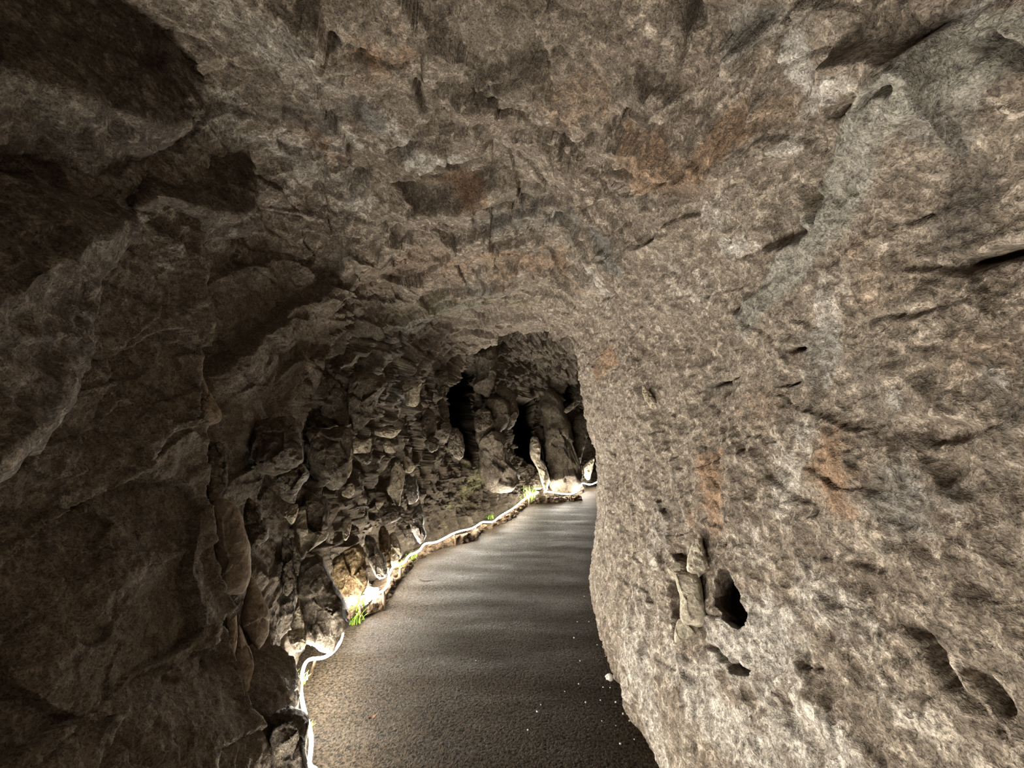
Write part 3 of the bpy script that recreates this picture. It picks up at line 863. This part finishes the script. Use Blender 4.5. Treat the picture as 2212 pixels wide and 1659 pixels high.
def stone(name, outline, d, thick, mat, label=None, category='rock', group=None, parent=None, seed=0, rough=1.0, power=2.4, sharp=0.0, back=None, na=120, nr=34):
    """a solid stone: outline in metres across, rounded front and back of real thickness"""
    o2 = np.array(outline, float)
    if d is None:
        cx, cy = o2.mean(0)
        d = surface(cx, cy)[1] - (0.06 if parent else 0.035)
    pts = np.array([at(x, y, d) for x, y in outline])
    c = pts.mean(0)
    r, u, f = view_axes(c)
    xy = np.stack([(pts - c) @ r, (pts - c) @ u], axis=1)
    # closed smooth outline
    k = len(xy)
    ext = np.concatenate([xy[-2:], xy, xy[:3]])
    q = np.linspace(2, 2 + k, na, endpoint=False)
    out = catmull(ext, q)
    on3 = np.concatenate([out * (3.2 / max(np.abs(xy).max(), .01)), np.full((na, 1), seed * 1.37)], axis=1)
    out = out * (1 + rough * 0.055 * fbm(on3, 3, seed % 30, gain=.6))[:, None]
    rad = np.linspace(0, 1, nr + 1)[1:] ** 0.8
    size = np.sqrt(np.abs(np.sum(xy[:, 0] * np.roll(xy[:, 1], -1) - xy[:, 1] * np.roll(xy[:, 0], -1)) / 2))
    back = thick * 1.3 if back is None else back
    rows, sides = [], []
    prof = (1 - rad ** power) ** (1 / power)
    for sgn, T in ((1, thick), (-1, back)):
        for i in range(nr - (1 if sgn < 0 else 0)):
            p = out * rad[i]
            # a crooked crest instead of a dome
            crest = 1 + 0.35 * (p[:, 0] / size) * math.cos(seed * 1.7) + 0.35 * (p[:, 1] / size) * math.sin(seed * 2.3)
            h = sgn * T * prof[i] * np.clip(crest, .45, 1.6)
            rows.append(np.stack([p[:, 0], p[:, 1], h], axis=1))
    rows = np.array(rows)
    nF = nr
    V = np.concatenate([rows.reshape(-1, 3), [[0, 0, thick], [0, 0, -back]]])
    a = np.arange(len(rows) * na).reshape(len(rows), na)
    F = []
    front = a[:nF]
    backr = np.concatenate([a[nF:], front[-1:]])
    for rws, flip in ((front, 0), (backr, 1)):
        A, B = rws[:-1], rws[1:]
        q4 = np.stack([A, B, np.roll(B, -1, axis=1), np.roll(A, -1, axis=1)], axis=-1).reshape(-1, 4)
        F.append(q4[:, ::-1] if flip else q4)
    F = np.concatenate(F)
    # centre fans as quads
    i0, i1 = len(rows) * na, len(rows) * na + 1
    fan = []
    for k2 in range(0, na, 2):
        fan.append([i0, front[0][k2], front[0][(k2 + 1) % na], front[0][(k2 + 2) % na]])
        fan.append([i1, backr[0][(k2 + 2) % na], backr[0][(k2 + 1) % na], backr[0][k2]])
    F = np.concatenate([F, np.array(fan)])
    Wd = V[:, :1] * r + V[:, 1:2] * u - V[:, 2:3] * f + c
    # broken faces and grain
    g = Wd * (0.9 / max(size, .04))
    fv, fe = facets(g * 1.6, seed % 50 + 3, 0.9)
    dirn = V / (np.linalg.norm(V, axis=1, keepdims=True) + 1e-9)
    fw = facets((g + 0.15 * fbm(g * 2, 2, 8)[:, None]) * 4.3, seed % 50 + 7, 0.8)[0]
    amp = rough * (0.13 * size * fv + 0.035 * size * fw + 0.035 * size * fbm(g * 2.5, 3, seed % 40, gain=.5, ridged=True) + 0.004 * fbm(Wd * 40, 3, 5))
    edge = np.clip(np.abs(V[:, 2]) / max(thick, 1e-3), 0.25, 1)
    dz = np.where(V[:, 2] >= 0, 1, -1) * amp * edge
    V = V + np.stack([dirn[:, 0] * amp * 0.35, dirn[:, 1] * amp * 0.35, dz], axis=1)
    R = np.stack([r, u, -f], axis=1)
    me = make_mesh(name, V, F, mat)
    ob = link(name, me, parent)
    M = Matrix(((R[0, 0], R[0, 1], R[0, 2], c[0]), (R[1, 0], R[1, 1], R[1, 2], c[1]), (R[2, 0], R[2, 1], R[2, 2], c[2]), (0, 0, 0, 1)))
    ob.matrix_basis = M if parent is None else Matrix.Translation(-parent.location) @ M
    return tag(ob, label, None if parent else category, group)

def facet_rock(name, verts, faces, back, label, mat, edge=0.012, amp=1.0, category='rock', seed=0):
    """a broken block: its faces set by corners standing where they stand, carried back into the wall"""
    P = [at(*v) for v in verts]
    bm = bmesh.new()
    bv = [bm.verts.new(p) for p in P]
    fs = [bm.faces.new([bv[i] for i in f]) for f in faces]
    bm.normal_update()
    bound = [e for e in bm.edges if len(e.link_faces) == 1]
    ext = {}
    for e in bound:
        for v in e.verts:
            if v not in ext:
                ext[v] = bm.verts.new(np.array(v.co) + np.array(back))
    for e in bound:
        a, b = e.verts
        bm.faces.new([a, b, ext[b], ext[a]])
    bmesh.ops.holes_fill(bm, edges=[e for e in bm.edges if len(e.link_faces) == 1], sides=0)
    bmesh.ops.triangulate(bm, faces=bm.faces[:])
    bmesh.ops.recalc_face_normals(bm, faces=bm.faces[:])
    for it in range(9):
        lim = edge * 1.4
        es = [e for e in bm.edges if e.calc_length() > lim and (e.verts[0].co - e.verts[1].co).length > lim]
        if not es or len(bm.verts) > 60000:
            break
        bmesh.ops.subdivide_edges(bm, edges=es, cuts=1)
        bmesh.ops.triangulate(bm, faces=[f for f in bm.faces if len(f.verts) > 3])
    bm.normal_update()
    V = np.array([v.co for v in bm.verts])
    N = np.array([v.normal for v in bm.verts])
    disp = amp * (0.020 * facets(V * np.array([6, 6, 7.0]), seed + 2, 0.6)[0] + 0.008 * fbm(V * 9, 3, seed + 9, ridged=True) + 0.005 * fbm(V * 28, 3, seed + 1) + 0.002 * fbm(V * 90, 2, 3))
    V = V + N * disp[:, None]
    F = np.array([[v.index for v in f.verts] for f in bm.faces])
    bm.free()
    org = np.array([V[:, 0].mean(), V[:, 1].mean(), V[:, 2].min()])
    ob = link(name, make_mesh(name, V - org, F, mat))
    ob.location = org
    return tag(ob, label, category)

facet_rock('rock_block', [(-60, -120, .78), (330, -120, 1.10), (384, 60, 1.22), (437, 140, 1.26), (432, 200, 1.27), (427, 264, 1.27), (350, 272, 1.13), (236, 230, 1.00), (148, 192, .90), (-60, 140, .74),
                          (380, 297, 1.33), (325, 326, 1.28), (270, 352, 1.20), (190, 378, 1.09), (93, 334, .98), (-60, 322, .83)],
           [[0, 1, 2, 3, 4, 5, 6, 7, 8, 9], [9, 8, 7, 6, 5, 10, 11, 12, 13, 14, 15]], (-0.4, 0.0, 0.05),
           'huge dark rock block at the upper left corner with a pale lit underside', M_BLOCK, seed=1)
facet_rock('rock_block', [(422, 194, 1.46), (502, 197, 1.62), (513, 253, 1.63), (527, 321, 1.64), (549, 380, 1.64), (554, 464, 1.63), (546, 486, 1.66), (464, 456, 1.46), (380, 428, 1.31), (338, 422, 1.24),
                          (304, 443, 1.19), (519, 503, 1.74), (439, 528, 1.66), (418, 537, 1.63), (300, 464, 1.32), (296, 340, 1.30)],
           [[15, 0, 1, 2, 3, 4, 5, 7, 8, 9, 10], [10, 9, 8, 7, 5, 6, 11, 12, 13, 14]], (-0.4, 0.1, 0.05),
           'dark square-ended rock block jutting out behind and below the huge corner block', M_BLOCK, seed=5)
facet_rock('rock_slab', [(300, 460, 1.22), (291, 498, 1.19), (253, 578, 1.14), (203, 641, 1.07), (186, 700, 1.05), (200, 770, 1.06), (150, 860, .99), (80, 950, .92), (0, 1042, .85), (-60, 1100, .80),
                         (-60, 1050, .76), (0, 1005, .80), (50, 958, .85), (130, 866, .93), (186, 770, 1.00), (165, 690, .98), (60, 700, .86), (-60, 760, .75),
                         (-60, 660, .74), (55, 633, .83), (97, 586, .873), (181, 544, .952), (236, 498, 1.03), (260, 392, 1.22), (120, 400, 1.02), (-60, 400, .82)],
           [[0, 1, 2, 3, 4, 15, 16, 17, 18, 19, 20, 21, 22], [4, 5, 14, 15], [5, 6, 7, 8, 9, 10, 11, 12, 13, 14], [17, 16, 15, 14, 13, 12, 11, 10], [22, 21, 20, 19, 18, 25, 24, 23, 0]], (-0.4, 0.0, 0.0),
           'slanting rock slab running down the dark left wall with a paler lit edge', M_BLOCK, seed=8)
facet_rock('rock_spike', [(404, 524, 1.62), (436, 526, 1.60), (433, 560, 1.60), (428, 600, 1.61), (424, 628, 1.62), (420, 600, 1.64), (412, 560, 1.65)],
           [[0, 1, 2, 3, 4, 5, 6]], (-0.05, 0.10, 0.0), 'thin dark rock spike hanging below the square-ended block', M_BLOCK, edge=.006, amp=.35, seed=4)

STONES = [
    # name, outline, distance ahead, thickness, material, label
    ('boulder', [(459, 1087), (487, 1076), (508, 1087), (521, 1106), (530, 1139), (539, 1176), (541, 1196), (542, 1245), (526, 1276), (504, 1279), (483, 1281), (473, 1242), (466, 1196), (458, 1150)], 1.74, .07, M_SMOOTH, 'smooth tall brown boulder wedged behind the edge of the dark left wall'),
    ('rock', [(430, 800), (452, 845), (465, 868), (478, 890), (474, 911), (437, 917), (426, 850)], 1.72, .05, M_SMOOTH, 'small wedge-shaped stone near the top of the recess in the left wall'),
    ('rock', [(436, 957), (470, 953), (487, 970), (490, 1010), (495, 1050), (470, 1075), (450, 1082), (440, 1010)], 1.74, .05, M_ROCK, 'ribbed dark stone resting just above the smooth tall brown boulder'),
    ('rock', [(538, 1250), (547, 1248), (560, 1270), (575, 1303), (581, 1322), (581, 1365), (560, 1400), (540, 1380), (520, 1340), (530, 1290)], 1.85, .05, M_SMOOTH, 'leaf-shaped brown stone leaning below the smooth tall boulder'),
    ('rock', [(501, 1426), (510, 1365), (517, 1346), (532, 1383), (547, 1426), (549, 1444), (541, 1475), (532, 1506), (507, 1497), (498, 1457)], 1.70, .045, M_SMOOTH, 'bulging spindle-shaped stone low in the recess of the left wall'),
    ('rock', [(503, 1310), (512, 1334), (511, 1395), (500, 1420), (490, 1383), (488, 1322)], 1.66, .035, M_SMOOTH, 'narrow upright stone squeezed against the edge of the left wall'),
    ('rock', [(534, 1078), (556, 1087), (566, 1100), (563, 1123), (548, 1134), (530, 1130), (526, 1110)], 1.88, .05, M_ROCK, 'knobbly stone beside the top right of the smooth tall boulder'),
    ('rock', [(530, 1136), (560, 1126), (578, 1132), (580, 1160), (556, 1181), (541, 1175)], 1.88, .05, M_ROCK, 'rough block with a pale lit underside beside the smooth tall boulder'),
    ('rock', [(553, 925), (600, 900), (635, 912), (650, 960), (652, 1000), (598, 1027), (550, 1008)], 2.12, .09, M_ROCK, 'wide rough rock ledge where the lumpy left wall begins'),
    ('rock', [(595, 1030), (613, 1015), (650, 1000), (666, 1017), (663, 1035), (645, 1063), (634, 1087), (608, 1076), (601, 1058)], 2.18, .07, M_ROCK, 'hollowed lump hanging under the wide rough ledge'),
    ('rock', [(615, 1106), (642, 1088), (642, 1111), (630, 1132)], 2.22, .03, M_PALE, 'pointed pale flake under the hollowed lump'),
    ('boulder', [(661, 935), (700, 928), (755, 922), (761, 970), (749, 1037), (725, 1057), (703, 1047), (672, 1010), (663, 960)], 2.82, .12, M_ROCK, 'big smooth grey boulder hanging at head height on the lumpy left wall'),
    ('rock', [(662, 820), (700, 812), (752, 818), (756, 870), (752, 915), (700, 925), (664, 915), (655, 860)], 2.95, .10, M_ROCK, 'pitted grey rock directly above the big smooth grey boulder'),
    ('rock', [(660, 1067), (673, 1065), (704, 1084), (707, 1139), (684, 1153), (660, 1132), (655, 1089)], 2.62, .08, M_ROCK, 'dark rounded lump below the big smooth grey boulder'),
    ('rock', [(634, 1121), (658, 1095), (661, 1132), (669, 1152), (707, 1145), (704, 1166), (671, 1185), (650, 1210), (638, 1175)], 2.5, .06, M_PALE, 'pale broken facet of rock below the dark rounded lump'),
    ('rock', [(610, 1159), (627, 1181), (631, 1230), (640, 1251), (634, 1268), (615, 1286), (610, 1227)], 2.28, .035, M_ROCK, 'upright crumpled flake with a bright rim left of the mossy boulder'),
    ('rock', [(629, 1159), (646, 1196), (649, 1217), (642, 1247), (632, 1227)], 2.33, .03, M_ROCK, 'thin hanging flake just right of the upright crumpled flake'),
    ('boulder', [(652, 1215), (690, 1200), (716, 1250), (736, 1290), (749, 1330), (752, 1352), (737, 1388), (715, 1412), (690, 1407), (667, 1382), (650, 1330), (646, 1270)], 2.34, .12, M_ROCK, 'big dark mossy boulder bulging over the rope light'),
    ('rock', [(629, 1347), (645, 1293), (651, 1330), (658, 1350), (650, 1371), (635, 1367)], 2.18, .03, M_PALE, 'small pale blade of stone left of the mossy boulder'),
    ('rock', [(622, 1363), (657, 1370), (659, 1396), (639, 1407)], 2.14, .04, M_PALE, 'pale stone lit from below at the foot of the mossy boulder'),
    ('boulder', [(585, 1562), (615, 1532), (658, 1538), (665, 1561), (659, 1610), (662, 1690), (590, 1700)], 1.60, .07, M_ROCK, 'dark boulder at the bottom left standing against the rope light'),
    ('rock', [(740, 1062), (758, 1042), (767, 1058), (757, 1075), (743, 1072)], 2.78, .03, M_PALE, 'little pale knob at the lower right of the big grey boulder'),
    ('rock', [(756, 824), (781, 808), (836, 822), (818, 858), (807, 882), (804, 898), (792, 919), (768, 928), (760, 915), (752, 880)], 3.02, .08, M_ROCK, 'large tooth of rock hanging from the arch with a sharp lit right edge'),
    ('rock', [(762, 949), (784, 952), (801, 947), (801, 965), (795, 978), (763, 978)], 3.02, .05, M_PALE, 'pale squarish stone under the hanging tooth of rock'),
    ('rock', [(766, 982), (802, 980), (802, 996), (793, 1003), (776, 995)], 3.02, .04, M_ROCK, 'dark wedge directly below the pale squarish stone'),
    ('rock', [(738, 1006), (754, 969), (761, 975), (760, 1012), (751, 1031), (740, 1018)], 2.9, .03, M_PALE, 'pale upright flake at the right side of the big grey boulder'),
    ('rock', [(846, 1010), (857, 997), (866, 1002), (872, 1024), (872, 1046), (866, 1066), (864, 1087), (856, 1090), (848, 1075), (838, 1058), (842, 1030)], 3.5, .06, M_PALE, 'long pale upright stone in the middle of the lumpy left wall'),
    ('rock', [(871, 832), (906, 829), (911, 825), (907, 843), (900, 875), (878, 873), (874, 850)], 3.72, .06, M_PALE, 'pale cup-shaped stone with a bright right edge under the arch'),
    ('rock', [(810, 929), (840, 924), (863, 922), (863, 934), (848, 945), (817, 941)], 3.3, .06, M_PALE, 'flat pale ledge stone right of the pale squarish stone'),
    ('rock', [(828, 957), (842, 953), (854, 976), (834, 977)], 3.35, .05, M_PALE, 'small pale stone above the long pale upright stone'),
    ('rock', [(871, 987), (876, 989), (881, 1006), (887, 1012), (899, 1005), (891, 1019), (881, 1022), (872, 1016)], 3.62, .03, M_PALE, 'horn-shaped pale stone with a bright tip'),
    ('rock', [(918, 955), (933, 945), (948, 952), (945, 971), (928, 975)], 4.05, .06, M_ROCK, 'rounded knob below the twin brown columns'),
    ('rock', [(938, 808), (963, 801), (967, 814), (968, 827), (960, 835), (960, 846), (953, 856), (940, 843), (942, 832)], 4.55, .08, M_ROCK, 'craggy stack of knobs beside the larger dark cavern'),
    ('rock', [(915, 898), (928, 885), (939, 898), (943, 921), (939, 946), (925, 950), (913, 934)], 4.15, .07, M_ROCK, 'left one of the twin brown columns beside the larger cavern'),
    ('rock', [(942, 918), (959, 908), (973, 915), (975, 930), (963, 953), (943, 948)], 4.38, .07, M_ROCK, 'right one of the twin brown columns beside the larger cavern'),
    ('rock', [(944, 874), (956, 863), (968, 880), (970, 899), (956, 907)], 4.48, .06, M_ROCK, 'oblong stone above the right brown column'),
    ('rock', [(971, 929), (988, 926), (1001, 943), (1000, 984), (985, 989), (969, 965)], 4.6, .10, M_ROCK, 'sloping rock at the lower left lip of the larger cavern'),
    ('rock', [(790, 1158), (809, 1164), (818, 1188), (828, 1204), (835, 1227), (833, 1246), (818, 1250), (806, 1232), (791, 1200)], 3.2, .06, M_ROCK, 'dark ridged column slanting down to the rope light'),
    ('rock', [(818, 1150), (828, 1136), (838, 1149), (843, 1180), (844, 1219), (840, 1237), (831, 1224), (822, 1196)], 3.38, .05, M_ORANGE, 'orange-brown column of rock beside the dark ridged column'),
    ('rock', [(839, 1163), (851, 1152), (859, 1165), (869, 1196), (857, 1216), (846, 1220)], 3.5, .05, M_PALE, 'grey-green upright stone right of the orange-brown column'),
    ('rock', [(884, 1118), (898, 1095), (908, 1086), (915, 1110), (915, 1133), (920, 1157), (909, 1173), (897, 1158), (889, 1141)], 3.92, .06, M_WET, 'wet black column with bright glints behind the rope light'),
    ('rock', [(874, 1031), (897, 1030), (902, 1060), (904, 1078), (884, 1090), (880, 1060)], 3.8, .06, M_WET, 'dark stone stacked above the wet black column'),
    ('rock', [(817, 1100), (845, 1094), (870, 1096), (866, 1117), (840, 1131), (827, 1131)], 3.38, .06, M_ROCK, 'overhanging ridged block above the orange-brown column'),
    ('rock', [(812, 1086), (832, 1079), (818, 1101)], 3.28, .025, M_PALE, 'tiny pale tooth on the overhanging ridged block'),
    ('rock', [(742, 1125), (757, 1118), (757, 1149), (746, 1168), (740, 1149)], 2.75, .03, M_PALE, 'pale dagger-shaped stone above the mossy boulder'),
    ('boulder', [(716, 1225), (745, 1195), (778, 1180), (794, 1250), (775, 1296), (725, 1300)], 3.0, .05, M_ORANGE, 'yellowish boulder brightly lit by the rope light behind the grass'),
    ('rock_pillar', [(1166, 869), (1180, 838), (1213, 866), (1230, 917), (1235, 953), (1257, 1013), (1236, 1064), (1190, 1059), (1180, 1001), (1175, 941)], 7.45, .25, M_ROCK, 'broad pale-topped pillar right of the narrow dark cavern'),
    ('rock_pillar', [(1237, 912), (1263, 890), (1276, 917), (1259, 977), (1249, 1011), (1237, 965)], 7.75, .18, M_ROCK, 'slim pillar with a bright right rim at the far bend'),
    ('rock', [(1220, 884), (1248, 862), (1253, 870), (1226, 892)], 7.0, .06, M_ROCK, 'slanting bar of stone in the small hollow above the far pillars'),
    ('stalagmite', [(1149, 946), (1161, 946), (1168, 967), (1166, 984), (1178, 1007), (1185, 1026), (1188, 1045), (1175, 1053), (1163, 1020), (1152, 998), (1143, 973)], 7.15, .12, M_PALE, 'leaning stalagmite in front of the narrow dark cavern'),
    ('rock', [(1150, 1034), (1165, 1021), (1174, 1050), (1154, 1056)], 7.15, .08, M_ROCK, 'low rounded rock at the foot of the leaning stalagmite'),
    ('rock', [(1216, 1036), (1231, 1010), (1247, 1018), (1253, 1040), (1240, 1060), (1230, 1042)], 7.6, .08, M_PALE, 'jagged bright rock beside the rope light at the far bend'),
    ('rock', [(1262, 1005), (1283, 989), (1280, 1009), (1273, 1035), (1262, 1027)], 8.3, .08, M_PALE, 'dripping yellowish stone at the very end of the path'),
    ('rock', [(1505, 1160), (1516, 1160), (1522, 1195), (1532, 1226), (1515, 1242), (1505, 1247), (1484, 1229), (1491, 1186)], None, .035, M_CREAM, 'pale drop-shaped stone hanging beside the bone-like column'),
    ('rock', [(1388, 832), (1402, 845), (1418, 868), (1420, 884), (1404, 880), (1390, 855)], None, .02, M_PALE, 'small yellowish stone plugged into the right wall under the arch'),
]
for i, (nm, outl, d, th, mt, lb) in enumerate(STONES):
    stone(nm, outl, d, th, mt, lb, seed=i * 7 + 3, rough=0.45 if mt is M_SMOOTH else 1.0)

def compound(name, loc, label, parts, seed, rough=1.0):
    root = bpy.data.objects.new(name, None)
    COL.objects.link(root)
    root.location = loc
    tag(root, label, 'rock')
    for i, (nm, outl, d, th, mt) in enumerate(parts):
        stone(nm, outl, d, th, mt, parent=root, seed=seed + i * 7, rough=rough)

compound('rock_pillar', onz(1075, 1068, .05), 'knobbly pillar of stacked stone between the two dark caverns', [
    ('top', [(1024, 763), (1045, 752), (1068, 746), (1074, 796), (1068, 822), (1054, 856), (1022, 839), (1029, 808)], 5.55, .16, M_ROCK),
    ('hood', [(1029, 886), (1058, 888), (1062, 917), (1034, 933), (1024, 917)], 5.5, .10, M_ROCK),
    ('base', [(1028, 933), (1056, 919), (1092, 950), (1091, 967), (1099, 998), (1121, 1026), (1101, 1062), (1056, 1056), (1030, 998)], 5.65, .2, M_ROCK),
    ('shoulder', [(1072, 833), (1107, 848), (1120, 881), (1117, 905), (1097, 931), (1086, 893)], 5.85, .14, M_ROCK),
    ('body', [(1049, 862), (1097, 867), (1098, 917), (1063, 943), (1057, 893)], 5.7, .14, M_ROCK),
], 200)
_b = surface(1480, 1380)
compound('stone_column', _b, 'bone-like pale stone column beside the dark hole low in the right wall', [
    ('top', [(1441, 1231), (1461, 1214), (1483, 1217), (1487, 1238), (1473, 1251), (1457, 1251)], None, .035, M_CREAM),
    ('body', [(1458, 1240), (1485, 1236), (1510, 1246), (1518, 1285), (1522, 1345), (1474, 1345), (1469, 1291)], None, .05, M_CREAM),
    ('base', [(1478, 1330), (1505, 1337), (1505, 1366), (1460, 1388), (1460, 1352)], None, .03, M_CREAM),
], 300, .45)

# ---------------------------------------------------------------- stakes that hold the rope
STAKES = [((669, 1434), (667, 1462), .008, 'stake at the sharp bend of the rope light nearest the camera'),
          ((773, 1305), (779, 1339), .009, 'reddish stake standing in the grass tuft by the mossy boulder'),
          ((838, 1262), (828, 1316), .014, 'thick leaning stake right of the brightest stretch of rope light'),
          ((870, 1217), (861, 1257), .016, 'stout brown stake below the grey-green stone'),
          ((878, 1208), (874, 1236), .008, 'thin dark stake just right of the stout brown stake'),
          ((983, 1150), (984, 1178), .011, 'tall stake in the middle of the long rubble kerb'),
          ((1038, 1129), (1039, 1149), .010, 'stake beside the bright puddle on the kerb'),
          ((1089, 1112), (1092, 1126), .010, 'left stake of the close pair before the yellow-green grass'),
          ((1102, 1103), (1106, 1119), .010, 'right stake of the close pair before the yellow-green grass'),
          ((1142, 1070), (1142, 1092), .013, 'stake at the corner where the rope light turns right'),
          ((1179, 1063), (1179, 1085), .013, 'middle dark stake of the far straight stretch'),
          ((1233, 1068), (1233, 1083), .013, 'last short stake at the far end of the path')]
for i, (tp, bt, r, lb) in enumerate(STAKES):
    b = onz(*bt, 0.0)
    t = onz(*tp, 0.125)
    t = b + (t - b) * np.array([1, .25, 1])
    t[2] = 0.115
    mid = (t + b) / 2 + np.array([.004, 0, 0])
    V_, F_ = tube([b - np.array([0, 0, .04]) - b, (mid - b), (t - b)], [r * 1.05, r, r * .8], 9, 8)
    V_ = V_ + 0.15 * r * fbm(V_ * 60 + i, 2, i)[:, None]
    o = link('stake', make_mesh('stake', V_, F_, M_STAKE))
    o.location = b
    tag(o, lb, 'stake', 'stakes holding the rope light')

# ---------------------------------------------------------------- grass tufts, twigs, a leaf, pebbles
rnd = random.Random(5)
def grass(pos, n, h, spread, label, mat=None):
    V, F = [], []
    for k in range(n):
        a = rnd.uniform(0, 2 * math.pi)
        rr = spread * math.sqrt(rnd.random())
        x, y = rr * math.cos(a), rr * math.sin(a)
        hh = h * rnd.uniform(.5, 1.1)
        ln = rnd.uniform(.15, .7) * hh
        b = rnd.uniform(0, 2 * math.pi)
        w = rnd.uniform(.003, .0055)
        side = np.array([-math.sin(b), math.cos(b), 0]) * w
        base = len(V)
        for s in range(5):
            t = s / 4
            c = np.array([x + math.cos(b) * ln * t * t, y + math.sin(b) * ln * t * t, hh * (t - .25 * t * t) - .01])
            V += [c - side * (1 - t * .9), c + side * (1 - t * .9) + np.array([0, 0, .001])]
        for s in range(4):
            i = base + 2 * s
            F.append([i, i + 1, i + 3, i + 2])
    o = link('grass_tuft', make_mesh('grass_tuft', np.array(V), np.array(F), mat or M_GRASS))
    o.location = pos
    return tag(o, label, 'grass', 'grass tufts by the rope light')

grass(onz(768, 1312, .06), 110, .12, .07, 'bright green tuft growing up through the rope light right of the mossy boulder')
grass(onz(768, 1341, .0), 90, .10, .06, 'lower green tuft on the kerb in front of the rope light at the mossy boulder')
grass(onz(1132, 1080, .04), 140, .34, .2, 'yellow-green tuft at the corner of the far path')
grass(onz(860, 1222, .08), 40, .08, .06, 'short green tuft below the grey-green upright stone')
grass(onz(890, 1203, .06), 40, .06, .06, 'flat yellow-green tuft left of the long rubble kerb')
grass(onz(654, 1588, .05), 70, .06, .03, 'green tuft beside the dark boulder at the bottom left')
grass(onz(640, 1480, .08), 40, .07, .05, 'mossy tuft left of the sharp rope bend')
grass(onz(1060, 1118, .08), 40, .08, .07, 'low tuft above the middle of the far kerb')

def twig(pts, r, label):
    P = np.array(pts)
    V_, F_ = tube(P - P[0], [r, r * .9, r * .6], 7, 8)
    o = link('twig', make_mesh('twig', V_, F_, M_TWIG))
    o.location = P[0]
    tag(o, label, 'twig')

twig([onz(906, 1249, .006), onz(918, 1250, .008), onz(932, 1249, .006)], .004, 'thin dark twig lying on the wet path near the stout stake')
twig([onz(762, 1288, .14), onz(780, 1272, .17), onz(795, 1258, .20)], .0045, 'bent dark twig in front of the brightest glow behind the grass')

def leaf(p, a, label):
    n = 9
    V = []
    for i in range(n):
        t = i / (n - 1)
        w = .012 * math.sin(math.pi * min(1, t * 1.05)) ** .8
        for s in (-1, 0, 1):
            V.append((.04 * t, s * w, .004 + .006 * abs(s) + .008 * t * t))
    V = np.array(V)
    V = np.concatenate([V, V - np.array([0, 0, .0012])])
    F = []
    m = 3
    for i in range(n - 1):
        for s in range(2):
            q = [i * m + s, (i + 1) * m + s, (i + 1) * m + s + 1, i * m + s + 1]
            F.append(q)
            F.append([x + n * m for x in q[::-1]])
    o = link('leaf', make_mesh('leaf', V, np.array(F), M_LEAF))
    o.location = p
    o.rotation_euler = (0, 0, a)
    tag(o, label, 'leaf')

leaf(onz(795, 1556, .004), 0.3, 'small dry brown leaf curled on the near path')

def pebble_mesh(seed, mat):
    bm = bmesh.new()
    bmesh.ops.create_icosphere(bm, subdivisions=3, radius=1.0)
    V = np.array([v.co for v in bm.verts])
    F = np.array([[v.index for v in f.verts] for f in bm.faces])
    bm.free()
    fv, _ = facets(V * 0.9, seed, 0.8)
    V = V * (1 + 0.28 * fv)[:, None] * np.array([1, .8, .7])
    return make_mesh('pebble', V, F, mat)

pm = [pebble_mesh(k, M_PEBBLE) for k in (3, 9, 14)]
o = link('pebble', pm[0])
o.location = onz(1316, 1464, .018)
o.scale = (.021, .021, .024)
tag(o, 'white pebble alone on the dark path against the right wall', 'pebble')
PEB = [(1247, 1345), (1240, 1380), (1290, 1395), (1308, 1420), (1253, 1430), (1303, 1487), (1318, 1488), (1265, 1520), (1297, 1515), (1330, 1520), (1346, 1545), (1360, 1560),
       (1386, 1570), (1400, 1600), (1330, 1570), (1300, 1560), (1250, 1480), (1160, 1540), (1168, 1525), (1220, 1496), (1428, 1625), (1446, 1640), (1370, 1600), (1262, 1290), (1272, 1345), (1340, 1610), (1028, 1429), (1140, 1580)]
for k, (x, y) in enumerate(PEB):
    o = link('pebble', pm[k % 3])
    s = rnd.uniform(.0025, .005)
    p = onz(x, y, 0)
    o.location = (p[0], p[1], s * .7 + 0.004)
    o.scale = (s, s, s)
    o.rotation_euler = (0, 0, rnd.uniform(0, 6))
    tag(o, 'tiny pale pebble specked on the dark path along the right wall', 'pebble', 'tiny pebbles along the right wall')
